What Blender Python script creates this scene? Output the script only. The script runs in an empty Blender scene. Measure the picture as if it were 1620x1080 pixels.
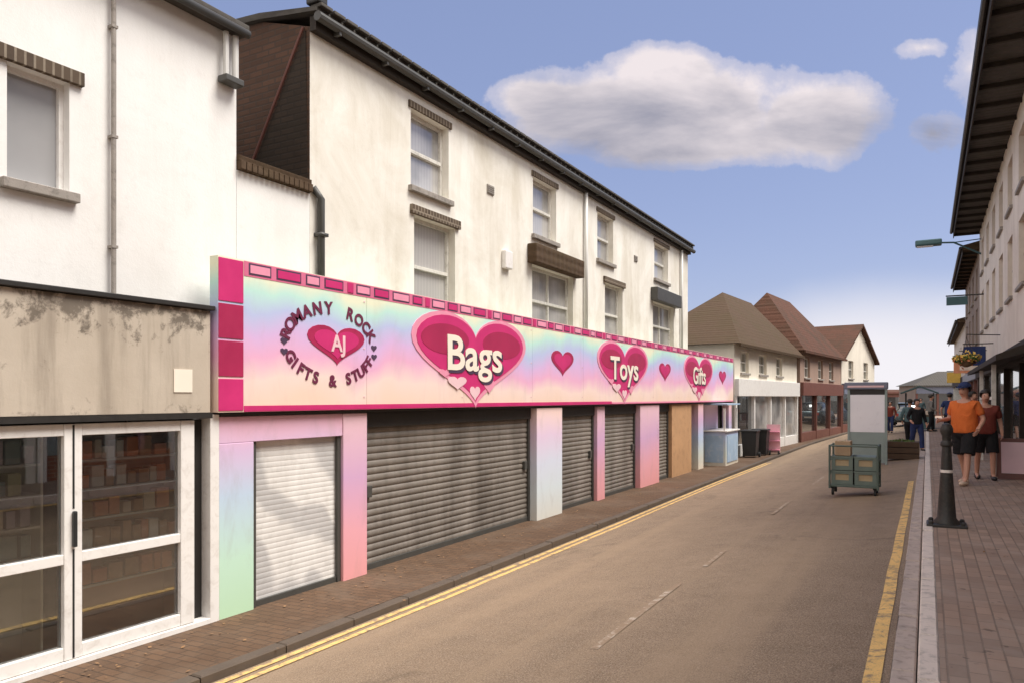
import bpy, bmesh, math, random
from mathutils import Vector, Matrix
random.seed(7)
sc = bpy.context.scene
C = sc.collection
R = math.radians
PHI = math.atan(657 / 1170)
EYE = 2.25

# ------------------------------------------------------------------ materials
class NT:
    def __init__(s, name):
        s.m = bpy.data.materials.new(name); s.m.use_nodes = True
        s.t = s.m.node_tree; s.b = s.t.nodes['Principled BSDF']
        s.tc = s.t.nodes.new('ShaderNodeTexCoord')
    def n(s, t, **k):
        o = s.t.nodes.new(t)
        for a, v in k.items(): setattr(o, a, v)
        return o
    def l(s, a, b): s.t.links.new(a, b)
    def vec(s, scale=(1, 1, 1), plane=None, loc=(0, 0, 0)):
        src = s.tc.outputs['Object']
        if plane:
            sp = s.n('ShaderNodeSeparateXYZ'); s.l(src, sp.inputs[0])
            cb = s.n('ShaderNodeCombineXYZ')
            s.l(sp.outputs['XYZ'.index(plane[0].upper())], cb.inputs[0])
            s.l(sp.outputs['XYZ'.index(plane[1].upper())], cb.inputs[1])
            src = cb.outputs[0]
        mp = s.n('ShaderNodeMapping'); s.l(src, mp.inputs[0])
        mp.inputs['Scale'].default_value = scale; mp.inputs['Location'].default_value = loc
        return mp.outputs[0]
    def noise(s, scale, detail=4, rough=.55, vec=None, dist=0):
        o = s.n('ShaderNodeTexNoise'); o.inputs['Scale'].default_value = scale
        o.inputs['Detail'].default_value = detail; o.inputs['Roughness'].default_value = rough
        o.inputs['Distortion'].default_value = dist
        s.l(vec if vec else s.tc.outputs['Object'], o.inputs['Vector']); return o.outputs['Fac']
    def ramp(s, fac, stops, interp='LINEAR'):
        o = s.n('ShaderNodeValToRGB'); cr = o.color_ramp; cr.interpolation = interp
        while len(cr.elements) < len(stops): cr.elements.new(.5)
        for e, (p, c) in zip(cr.elements, stops):
            e.position = p; e.color = (*c, 1) if not isinstance(c, (int, float)) else (c, c, c, 1)
        s.l(fac, o.inputs[0]); return o.outputs[0]
    def mix(s, fac, a, b, mode='MIX'):
        o = s.n('ShaderNodeMix', data_type='RGBA', blend_type=mode)
        for sock, v in ((o.inputs[0], fac), (o.inputs[6], a), (o.inputs[7], b)):
            if isinstance(v, (int, float)): sock.default_value = v
            elif isinstance(v, tuple): sock.default_value = (*v, 1)
            else: s.l(v, sock)
        return o.outputs[2]
    def math(s, op, a, b=None, clamp=False):
        o = s.n('ShaderNodeMath', operation=op, use_clamp=clamp)
        for i, v in enumerate((a, b)):
            if v is None: continue
            if isinstance(v, (int, float)): o.inputs[i].default_value = v
            else: s.l(v, o.inputs[i])
        return o.outputs[0]
    def bump(s, h, strength=.3, dist=.01):
        o = s.n('ShaderNodeBump'); o.inputs['Strength'].default_value = strength
        o.inputs['Distance'].default_value = dist; s.l(h, o.inputs['Height'])
        s.l(o.outputs[0], s.b.inputs['Normal'])
    def done(s, col=None, rough=.7, metal=0, spec=.5):
        if col is not None:
            if isinstance(col, tuple): s.b.inputs['Base Color'].default_value = (*col, 1)
            else: s.l(col, s.b.inputs['Base Color'])
        if isinstance(rough, (int, float)): s.b.inputs['Roughness'].default_value = rough
        else: s.l(rough, s.b.inputs['Roughness'])
        s.b.inputs['Metallic'].default_value = metal
        s.b.inputs['Specular IOR Level'].default_value = spec
        return s.m

def mul(c, k): return tuple(min(1, x * k) for x in c)

def plain(name, col, rough=.6, var=.18, scale=3, bump=.08, metal=0, spec=.5, dirt=None):
    n = NT(name)
    f = n.noise(scale, 5, .6)
    c = n.mix(f, mul(col, 1 - var), mul(col, 1 + var))
    if dirt:
        g = n.ramp(n.noise(scale * 2.3, 6, .7, dist=.6), [(.5, 0.0), (.72, 1.0)])
        c = n.mix(n.math('MULTIPLY', g, dirt[1]), c, dirt[0])
    if bump: n.bump(n.noise(scale * 14, 3), bump, .006)
    r = n.math('ADD', n.math('MULTIPLY', n.noise(scale * 4, 3), .25), rough - .12, True)
    return n.done(c, r, metal, spec)

def render_wall(name, col, stain, amt=.55, bump=.25):
    """painted render: vertical dirty runs, blotches and a trowelled surface"""
    n = NT(name)
    runs = n.ramp(n.noise(1, 7, .68, n.vec((2.1, 2.1, .3)), .4), [(.44, 0.0), (.74, 1.0)])
    blot = n.ramp(n.noise(.7, 7, .68, dist=.8), [(.4, 0.0), (.72, 1.0)])
    fine = n.noise(7, 6, .7)
    m = n.math('MULTIPLY', n.math('ADD', n.math('MULTIPLY', runs, .5), n.math('MULTIPLY', blot, .6)), amt, True)
    c = n.mix(m, col, stain)
    c = n.mix(n.math('MULTIPLY', n.ramp(fine, [(.55, 0.0), (.75, 1.0)]), .12), c, mul(stain, .6))
    h = n.math('ADD', n.noise(45, 4, .7), n.math('MULTIPLY', n.noise(4, 4), 1.5))
    n.bump(h, bump, .008)
    return n.done(c, .85, 0, .25)

def brick(name, c1, c2, mortar, plane='yz', bw=.225, bh=.075, bump=.5, rough=.85, off=.5, mort=.012):
    n = NT(name)
    b = n.n('ShaderNodeTexBrick'); b.offset = off
    n.l(n.vec((1, 1, 1), plane), b.inputs['Vector'])
    b.inputs['Color1'].default_value = (*c1, 1); b.inputs['Color2'].default_value = (*c2, 1)
    b.inputs['Mortar'].default_value = (*mortar, 1); b.inputs['Scale'].default_value = 1
    b.inputs['Brick Width'].default_value = bw; b.inputs['Row Height'].default_value = bh
    b.inputs['Mortar Size'].default_value = mort; b.inputs['Mortar Smooth'].default_value = .3
    b.inputs['Bias'].default_value = 0
    f = n.noise(2.2, 6, .65)
    c = n.mix(n.math('MULTIPLY', n.ramp(f, [(.35, 0.0), (.75, 1.0)]), .55), b.outputs['Color'], mul(c1, .55))
    c = n.mix(n.math('MULTIPLY', n.noise(26, 3), .35), c, mul(c2, 1.25))
    if plane in ('xy', 'yx'):
        c = n.mix(n.math('MULTIPLY', n.ramp(n.noise(.9, 6, .7, dist=.5), [(.45, 0.0), (.7, 1.0)]), .4), c, (.42, .37, .32) if plane == 'yx' else (.2, .15, .11))
        c = n.mix(n.math('MULTIPLY', n.ramp(n.noise(7, 3, .6), [(.66, 0.0), (.7, 1.0)]), .5), c, (.06, .045, .035))
    inv = n.math('SUBTRACT', 1, b.outputs['Fac'])
    n.bump(n.math('ADD', inv, n.math('MULTIPLY', n.noise(40, 3), .4)), bump, .008)
    return n.done(c, rough, 0, .25)

def asphalt():
    n = NT('asphalt')
    big = n.noise(.35, 5, .6, dist=.6); mid = n.noise(2.6, 6, .7); fine = n.noise(85, 4, .85)
    c = n.mix(big, (.18, .122, .075), (.315, .22, .14))
    c = n.mix(n.math('MULTIPLY', n.ramp(mid, [(.4, 0.0), (.75, 1.0)]), .5), c, (.14, .1, .066))
    c = n.mix(n.math('MULTIPLY', n.ramp(fine, [(.46, 0.0), (.66, 1.0)]), .75), c, (.55, .44, .34))
    c = n.mix(n.math('MULTIPLY', n.ramp(n.noise(95, 2, .8), [(.34, 1.0), (.48, 0.0)]), .75), c, (.09, .066, .048))
    # wheel-polished tracks running with the street
    tr = n.ramp(n.noise(1, 4, .6, n.vec((1.6, .05, 1))), [(.45, 0.0), (.65, 1.0)])
    c = n.mix(n.math('MULTIPLY', tr, .4), c, (.38, .275, .18))
    oil = n.ramp(n.noise(.9, 5, .7, n.vec((1, .6, 1), loc=(3, 5, 0)), .8), [(.6, 0.0), (.7, 1.0)])
    c = n.mix(n.math('MULTIPLY', oil, .45), c, (.1, .074, .05))
    v = n.n('ShaderNodeTexVoronoi', feature='DISTANCE_TO_EDGE'); v.inputs['Scale'].default_value = .45
    wv = n.n('ShaderNodeVectorMath', operation='ADD')
    nz = n.n('ShaderNodeTexNoise'); nz.inputs['Scale'].default_value = 1.4; nz.inputs['Detail'].default_value = 5
    n.l(n.tc.outputs['Object'], nz.inputs['Vector'])
    n.l(n.tc.outputs['Object'], wv.inputs[0]); n.l(nz.outputs['Color'], wv.inputs[1]); n.l(wv.outputs[0], v.inputs['Vector'])
    crack = n.ramp(v.outputs['Distance'], [(.0, 1.0), (.012, 0.0)])
    crack = n.math('MULTIPLY', crack, n.ramp(n.noise(.6, 3), [(.56, 0.0), (.7, .35)]))
    c = n.mix(crack, c, (.04, .032, .027))
    n.bump(n.math('ADD', n.noise(120, 3, .8), n.math('MULTIPLY', n.noise(3, 4), 2)), .55, .008)
    return n.done(c, n.ramp(mid, [(.3, .72), (.7, .9)]), 0, .3)

def worn_paint(name, col, under=(.16, .125, .095), lo=.36, hi=.5):
    n = NT(name)
    m = n.ramp(n.noise(9, 8, .75, dist=.4), [(lo, 1.0), (hi, 0.0)])
    m2 = n.ramp(n.noise(70, 3, .8), [(.32, 1.0), (.45, 0.0)])
    c = n.mix(n.noise(3, 5), mul(col, .8), mul(col, 1.1))
    c = n.mix(n.math('MAXIMUM', m, n.math('MULTIPLY', m2, .7)), c, under)
    n.bump(n.noise(110, 3), .3, .004)
    return n.done(c, .8, 0, .3)

def pastel(name, stops, z0, z1, wob=.25, dirt=.25):
    """painted rainbow fade over the height, with hand-sprayed wobble"""
    n = NT(name)
    sp = n.n('ShaderNodeSeparateXYZ'); n.l(n.tc.outputs['Object'], sp.inputs[0])
    t = n.math('DIVIDE', n.math('SUBTRACT', sp.outputs[2], z0), z1 - z0)
    w = n.math('MULTIPLY', n.math('SUBTRACT', n.noise(.75, 3, .5, n.vec((1, 1, .8))), .5), wob * 4)
    c = n.ramp(n.math('ADD', t, w, True), stops)
    g = n.ramp(n.noise(3, 6, .7, n.vec((1, 1, .4)), .5), [(.52, 0.0), (.78, 1.0)])
    c = n.mix(n.math('MULTIPLY', g, dirt), c, (.3, .25, .21))
    n.bump(n.noise(30, 3), .08, .004)
    return n.done(c, .5, 0, .4)

def glass(name, gl=.5, base=(.012, .013, .014)):
    n = NT(name)
    n.done(base, .25, 0, .5)
    g = n.n('ShaderNodeBsdfGlossy'); g.inputs['Roughness'].default_value = .015
    g.inputs['Color'].default_value = (.92, .95, .95, 1)
    lw = n.n('ShaderNodeLayerWeight'); lw.inputs['Blend'].default_value = .35
    f = n.math('ADD', n.math('MULTIPLY', lw.outputs['Fresnel'], 1 - gl), gl, True)
    mx = n.n('ShaderNodeMixShader'); n.l(f, mx.inputs[0]); n.l(n.b.outputs[0], mx.inputs[1]); n.l(g.outputs[0], mx.inputs[2])
    b = n.n('ShaderNodeBump'); b.inputs['Strength'].default_value = .03; b.inputs['Distance'].default_value = .02
    n.l(n.noise(1.3, 2), b.inputs['Height']); n.l(b.outputs[0], g.inputs['Normal'])
    n.l(mx.outputs[0], n.t.nodes['Material Output'].inputs[0])
    return n.m

def shutter_mat(name, c1, c2, graff=None):
    n = NT(name)
    st = n.noise(1, 6, .65, n.vec((2.2, 2.2, .35)))
    c = n.mix(n.ramp(st, [(.3, 0.0), (.72, 1.0)]), c1, c2)
    c = n.mix(n.math('MULTIPLY', n.ramp(n.noise(5, 6, .7), [(.5, 0.0), (.75, 1.0)]), .4), c, mul(c1, .6))
    if graff:
        wv = n.n('ShaderNodeTexWave', bands_direction='DIAGONAL'); wv.inputs['Scale'].default_value = .55
        wv.inputs['Distortion'].default_value = 7; wv.inputs['Detail'].default_value = 3; wv.inputs['Detail Scale'].default_value = 1.2
        n.l(n.tc.outputs['Object'], wv.inputs['Vector'])
        c = n.mix(n.math('MULTIPLY', n.ramp(wv.outputs['Fac'], [(.5, 0.0), (.85, 1.0)]), .5), c, graff)
    n.bump(n.noise(25, 3), .08, .004)
    return n.done(c, .5, .0, .45)

def wood(name, c1, c2, axis=(1, .08, 1), rough=.75):
    n = NT(name)
    f = n.noise(9, 6, .65, n.vec(axis), 1.2)
    c = n.mix(f, c1, c2)
    n.bump(f, .2, .004)
    return n.done(c, rough, 0, .3)

def boards_mat():
    """old unpainted fascia ply: warm grey-tan, water runs, dark spots along the top"""
    n = NT('weathered_fascia')
    c = n.mix(n.noise(1.3, 6, .65), (.37, .31, .24), (.62, .55, .46))
    runs = n.ramp(n.noise(1, 6, .7, n.vec((4, 4, .35), loc=(2, 1, 0))), [(.48, 0.0), (.7, 1.0)])
    c = n.mix(n.math('MULTIPLY', runs, .5), c, (.2, .165, .13))
    sp_ = n.n('ShaderNodeSeparateXYZ'); n.l(n.tc.outputs['Object'], sp_.inputs[0])
    top = n.math('MULTIPLY', n.math('SUBTRACT', sp_.outputs[2], 2.55), .42)
    low = n.math('MULTIPLY', n.math('SUBTRACT', 2.3, sp_.outputs[2]), .5)
    sp = n.ramp(n.math('ADD', n.noise(4.5, 7, .72, dist=.3), n.math('MAXIMUM', top, n.math('MAXIMUM', low, 0))), [(.64, 0.0), (.74, 1.0)])
    c = n.mix(n.math('MULTIPLY', sp, .75), c, (.08, .064, .05))
    n.bump(n.noise(30, 5, .7), .3, .006)
    return n.done(c, .85, 0, .2)

def roof_mat(name, c1, c2, moss):
    n = NT(name)
    c = n.mix(n.noise(9, 3), c1, c2)
    c = n.mix(n.math('MULTIPLY', n.ramp(n.noise(.8, 6, .7), [(.45, 0.0), (.65, 1.0)]), .6), c, moss)
    wv = n.n('ShaderNodeTexWave', bands_direction='Z'); wv.inputs['Scale'].default_value = 1.9; wv.inputs['Distortion'].default_value = .4
    n.l(n.tc.outputs['Object'], wv.inputs['Vector'])
    wy = n.n('ShaderNodeTexWave', bands_direction='Y'); wy.inputs['Scale'].default_value = 1.6
    n.l(n.tc.outputs['Object'], wy.inputs['Vector'])
    n.bump(n.math('ADD', n.math('MULTIPLY', wv.outputs['Fac'], .6), n.math('ADD', wy.outputs['Fac'], n.noise(12, 4))), .45, .03)
    return n.done(c, .85, 0, .2)

M = {}
M['asphalt'] = asphalt()
M['yellow'] = worn_paint('yellow_road_paint', (.86, .56, .2), (.3, .22, .15), .4, .52)
M['whitepaint'] = worn_paint('worn_white_paint', (.62, .54, .45), (.3, .215, .145), lo=.5, hi=.66)
M['ground'] = plain('ground_soil', (.14, .12, .09), .9)
M['paveL'] = brick('brown_block_paving', (.15, .088, .052), (.105, .064, .04), (.058, .04, .028), 'xy', .2, .1, .4, .85, mort=.008)
M['paveR'] = brick('pink_brick_paving', (.42, .29, .215), (.27, .19, .145), (.2, .145, .11), 'yx', .215, .105, .6, .8, mort=.007)
M['kerb'] = plain('kerb_stone', (.72, .62, .54), .8, .2, 4, .3, dirt=((.16, .14, .12), .6))
M['kerbdark'] = plain('brown_kerb', (.1, .075, .056), .85, .25, 4, .3)
M['gutter'] = plain('gutter_sett', (.46, .38, .33), .8, .25, 5, .3, dirt=((.1, .085, .07), .6))
M['white1'] = render_wall('white_render', (.82, .81, .785), (.54, .5, .44), .35)
M['white2'] = render_wall('cream_render', (.82, .795, .73), (.46, .4, .29), .75)
M['whitefar'] = render_wall('far_cream_render', (.8, .74, .63), (.5, .44, .35), .5)
M['brickdark'] = brick('sooty_brick', (.115, .06, .038), (.075, .042, .028), (.06, .045, .036), 'xz')
M['tar'] = brick('tarred_brick', (.05, .034, .024), (.034, .025, .018), (.03, .023, .018), 'xz')  # darker copy of the gable brick, carries a shadow in its colour
M['brickR'] = brick('red_brick', (.38, .15, .085), (.27, .105, .065), (.4, .34, .28), 'yz')
M['brickfar'] = brick('orange_red_brick', (.3, .12, .075), (.22, .09, .06), (.25, .2, .16), 'yz')
M['creamR'] = render_wall('shaded_cream_render', (.78, .7, .6), (.46, .38, .3), .6)  # own cream colour of the right-hand walls
M['dark'] = plain('black_paint', (.022, .02, .018), .5, .3, 4)
M['darkwood'] = wood('black_stained_timber', (.022, .018, .014), (.045, .034, .026), (1, .1, 1))
M['gutterpipe'] = plain('grey_iron_gutter', (.06, .058, .052), .5, .25, 4)
M['tile'] = roof_mat('brown_clay_tiles', (.06, .038, .022), (.1, .063, .038), (.07, .05, .024))
M['tilered'] = roof_mat('red_clay_tiles', (.07, .034, .021), (.115, .05, .031), (.05, .036, .022))
M['slate'] = roof_mat('dark_slate', (.06, .055, .05), (.1, .09, .08), (.07, .065, .05))
M['lintel'] = brick('brown_soldier_course', (.13, .095, .065), (.07, .05, .036), (.3, .25, .19), 'yz', .075, .225, .6)
M['sill'] = plain('grey_stone_sill', (.3, .27, .24), .85, .25, 5, .3, dirt=((.08, .07, .06), .7))
M['whiteframe'] = plain('white_upvc', (.8, .78, .75), .35, .06, 4, .03, dirt=((.4, .34, .28), .35))
M['oldframe'] = plain('old_white_gloss', (.68, .66, .6), .5, .12, 5, .1, dirt=((.25, .22, .18), .5))
M['pipewhite'] = plain('painted_pipe', (.62, .61, .58), .5, .1)
M['blind'] = plain('grey_blind_behind_glass', (.33, .33, .335), .12, .12, 1.4, 0, spec=.6)
def curtain(name, c1, c2, gl=.12):
    n = NT(name)
    wv = n.n('ShaderNodeTexWave', bands_direction='Y'); wv.inputs['Scale'].default_value = 4.2; wv.inputs['Distortion'].default_value = 2.5; wv.inputs['Detail'].default_value = 2
    n.l(n.vec((1, 1, .12)), wv.inputs['Vector'])
    c = n.mix(n.math('MULTIPLY', wv.outputs['Fac'], .35), c1, c2)
    c = n.mix(n.ramp(n.noise(1.1, 3, .5), [(.42, 0.0), (.62, .75)]), c, mul(c1, .35))
    n.done(c, .4, 0, .5)
    g = n.n('ShaderNodeBsdfGlossy'); g.inputs['Roughness'].default_value = .02
    lw = n.n('ShaderNodeLayerWeight'); lw.inputs['Blend'].default_value = .35
    f = n.math('ADD', n.math('MULTIPLY', lw.outputs['Fresnel'], .8), gl, True)
    mx = n.n('ShaderNodeMixShader'); n.l(f, mx.inputs[0]); n.l(n.b.outputs[0], mx.inputs[1]); n.l(g.outputs[0], mx.inputs[2])
    n.l(mx.outputs[0], n.t.nodes['Material Output'].inputs[0]); return n.m
M['netglass'] = curtain('net_curtain_glass', (.42, .41, .4), (.6, .58, .55))
M['darkglass'] = glass('dark_window_glass', .12)
def clear_glass(name, gl):
    n = NT(name); tb = n.n('ShaderNodeBsdfTransparent'); tb.inputs[0].default_value = (.9, .93, .92, 1)
    g = n.n('ShaderNodeBsdfGlossy'); g.inputs['Roughness'].default_value = .01
    lw = n.n('ShaderNodeLayerWeight'); lw.inputs['Blend'].default_value = .3
    f = n.math('ADD', n.math('MULTIPLY', lw.outputs['Fresnel'], 1 - gl), gl, True)
    mx = n.n('ShaderNodeMixShader'); n.l(f, mx.inputs[0]); n.l(tb.outputs[0], mx.inputs[1]); n.l(g.outputs[0], mx.inputs[2])
    n.l(mx.outputs[0], n.t.nodes['Material Output'].inputs[0]); return n.m
M['shopglass'] = clear_glass('shop_glass', .13)
M['ply'] = boards_mat()
M['shutgrey'] = shutter_mat('grey_shutter_steel', (.105, .09, .075), (.255, .225, .195))
M['shutwhite'] = shutter_mat('white_shutter_steel', (.6, .58, .55), (.8, .78, .75), (.28, .28, .29))
M['magenta'] = plain('magenta_vinyl', (.56, .03, .16), .4, .22, 2.5, .02)
M['crimson'] = plain('crimson_vinyl', (.38, .022, .085), .4, .25, 3, .02)
M['pinkv'] = plain('pink_vinyl', (.78, .3, .42), .4, .15, 3, .02)
M['lightpink'] = plain('pale_pink_vinyl', (.8, .55, .58), .4, .1, 3, .02)
M['navy'] = plain('navy_vinyl', (.075, .045, .085), .45, .2, 3, .02)
M['maroon'] = plain('maroon_vinyl', (.15, .022, .06), .45, .2, 3, .02)
M['borderpink'] = plain('deep_pink_vinyl', (.66, .16, .28), .4, .2, 2, .02)
M['whitev'] = plain('cream_vinyl', (.86, .78, .66), .4, .06, 3, .02)
RB = [(.0, (.82, .62, .5)), (.2, (.85, .66, .6)), (.38, (.78, .42, .6)), (.55, (.66, .45, .72)), (.72, (.47, .53, .76)), (.88, (.5, .76, .68)), (1, (.78, .8, .6))]
M['rainbow'] = pastel('rainbow_vinyl', RB, .02, 1.45, .16, .2)
M['pastel'] = pastel('pastel_painted_timber', [(0, (.5, .72, .5)), (.3, (.52, .74, .6)), (.62, (.5, .62, .76)), (.85, (.66, .48, .68)), (1, (.8, .46, .56))], 0, 2.0, .05, .3)
M['pastelpink'] = pastel('pink_painted_timber', [(0, (.8, .36, .36)), (.3, (.78, .38, .44)), (.65, (.62, .38, .58)), (1, (.76, .5, .56))], 0, 2.0, .06, .3)
M['pastelblue'] = pastel('blue_painted_timber', [(0, (.76, .68, .55)), (.25, (.6, .66, .62)), (.5, (.45, .55, .74)), (.75, (.62, .42, .62)), (1, (.82, .52, .48))], 0, 2.0, .06, .25)
M['pastelpale'] = pastel('pale_painted_timber', [(0, (.74, .74, .68)), (.3, (.68, .76, .8)), (.55, (.66, .7, .82)), (.8, (.74, .58, .74)), (1, (.86, .64, .6))], 0, 2.0, .05, .25)
M['orangep'] = plain('orange_ply_panel', (.5, .29, .15), .6, .2, 2, .1, dirt=((.2, .1, .05), .4))
M['bluep'] = plain('pale_blue_paint', (.36, .5, .66), .5, .2, 2.5, .05, dirt=((.75, .75, .75), .6))
M['brownp'] = plain('oxblood_paint', (.16, .06, .045), .5, .25, 3)
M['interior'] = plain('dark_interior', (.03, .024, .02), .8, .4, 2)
M['bin'] = plain('black_plastic', (.02, .021, .022), .45, .2, 5)
M['rubber'] = plain('rubber', (.018, .018, .018), .8, .2, 8)
M['green'] = plain('green_enamel', (.09, .13, .11), .5, .25, 5, .1, dirt=((.12, .1, .08), .4))
M['crate'] = plain('green_crate_plastic', (.14, .185, .16), .55, .2, 6, .06)
M['beige'] = plain('beige_goods', (.42, .33, .2), .7, .25, 9, .2)
M['card'] = plain('brown_cardboard', (.42, .3, .19), .8, .15, 5, .1)
M['poster'] = plain('lilac_white_poster', (.86, .87, .95), .3, .1, 1.6, 0)
M['greygreen'] = plain('grey_green_panel', (.26, .33, .32), .5, .2, 3)
M['bluegrey'] = plain('blue_grey_header', (.17, .19, .26), .45, .2, 4)
M['iron'] = plain('black_cast_iron', (.022, .021, .019), .5, .35, 9, .35, dirt=((.09, .07, .05), .5))
M['reflect'] = plain('white_reflective_band', (.75, .7, .65), .4, .1)
M['redback'] = plain('red_brown_backboard', (.78, .5, .38), .6, .2, 3)
M['greyback'] = plain('grey_olive_backboard', (.78, .76, .68), .6, .2, 3)
M['olivep'] = plain('olive_packet', (.55, .52, .32), .5, .25, 6)
M['lilacp'] = plain('lilac_packet', (.6, .5, .58), .5, .25, 6)
M['brickred'] = plain('brick_red_packet', (.75, .3, .16), .5, .3, 6)
M['cardp'] = plain('pale_packet', (.78, .66, .55), .6, .25, 6)
M['skin'] = plain('skin', (.56, .3, .21), .5, .1, 8, .02)
M['orange'] = plain('orange_cotton', (.7, .17, .045), .8, .22, 6, .2)
M['redcot'] = plain('dark_red_cotton', (.36, .07, .05), .8, .2, 6, .2)
M['black'] = plain('black_cotton', (.02, .02, .022), .85, .3, 6, .2)
M['navycot'] = plain('navy_cotton', (.035, .05, .13), .8, .2, 6, .15)
M['tealcot'] = plain('teal_cotton', (.1, .16, .17), .8, .2, 6, .15)
M['greencot'] = plain('green_cotton', (.05, .18, .12), .8, .2, 6, .15)
def cotton(name, col):
    n = NT(name)
    f = n.noise(5, 4, .6, n.vec((1, 1, .55)), 1.2)
    n.bump(n.math('ADD', f, n.math('MULTIPLY', n.noise(60, 2), .06)), .9, .05)
    return n.done(n.mix(f, mul(col, .72), mul(col, 1.2)), .9, 0, .15)
for k_, c_ in (('orange', (.7, .17, .045)), ('redcot', (.22, .055, .042)), ('black', (.022, .022, .024)), ('navycot', (.035, .05, .13)), ('tealcot', (.1, .16, .17)), ('greencot', (.05, .18, .12)), ('greycot', (.22, .21, .2))): M[k_] = cotton(k_ + '_cloth', c_)
M['shoe'] = plain('pale_shoe', (.66, .5, .38), .7, .15, 6)
M['hair'] = plain('dark_hair', (.03, .02, .014), .6, .3, 20, .2)
M['carpaint'] = plain('teal_grey_car_paint', (.09, .14, .16), .25, .05, 2, 0, .3)
M['lens'] = plain('red_lens', (.5, .03, .02), .2, .1)
M['leafbrown'] = plain('dead_leaf', (.25, .14, .065), .8, .4, 3)
M['leafgreen'] = plain('basket_foliage', (.1, .15, .035), .7, .35, 6)
M['flower'] = plain('yellow_flower', (.8, .52, .1), .6, .2, 8)
M['flowero'] = plain('orange_flower', (.75, .25, .1), .6, .2, 8)
M['wicker'] = plain('coir_basket', (.2, .13, .07), .9, .3, 12, .4)
M['teal'] = plain('dark_teal_paint', (.04, .1, .11), .45, .2, 4)
M['brownwood'] = wood('brown_planter_timber', (.07, .045, .03), (.13, .085, .055))
M['brownfar'] = render_wall('far_brown_render', (.32, .25, .2), (.2, .155, .125), .6)
M['pinkfar'] = render_wall('far_pink_brick', (.4, .28, .22), (.26, .19, .16), .6)

# ------------------------------------------------------------------ mesh helpers
ORG = {}
def tag(o, label=None, cat=None, group=None, kind=None):
    for k, v in (('label', label), ('category', cat), ('group', group), ('kind', kind)):
        if v: o[k] = v
    return o
def thing(name, label, cat, loc=(0, 0, 0), group=None):
    o = bpy.data.objects.new(name, None); o.empty_display_size = .2
    C.objects.link(o); o.location = loc; ORG[o.name] = Vector(loc)
    return tag(o, label, cat, group)

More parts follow.
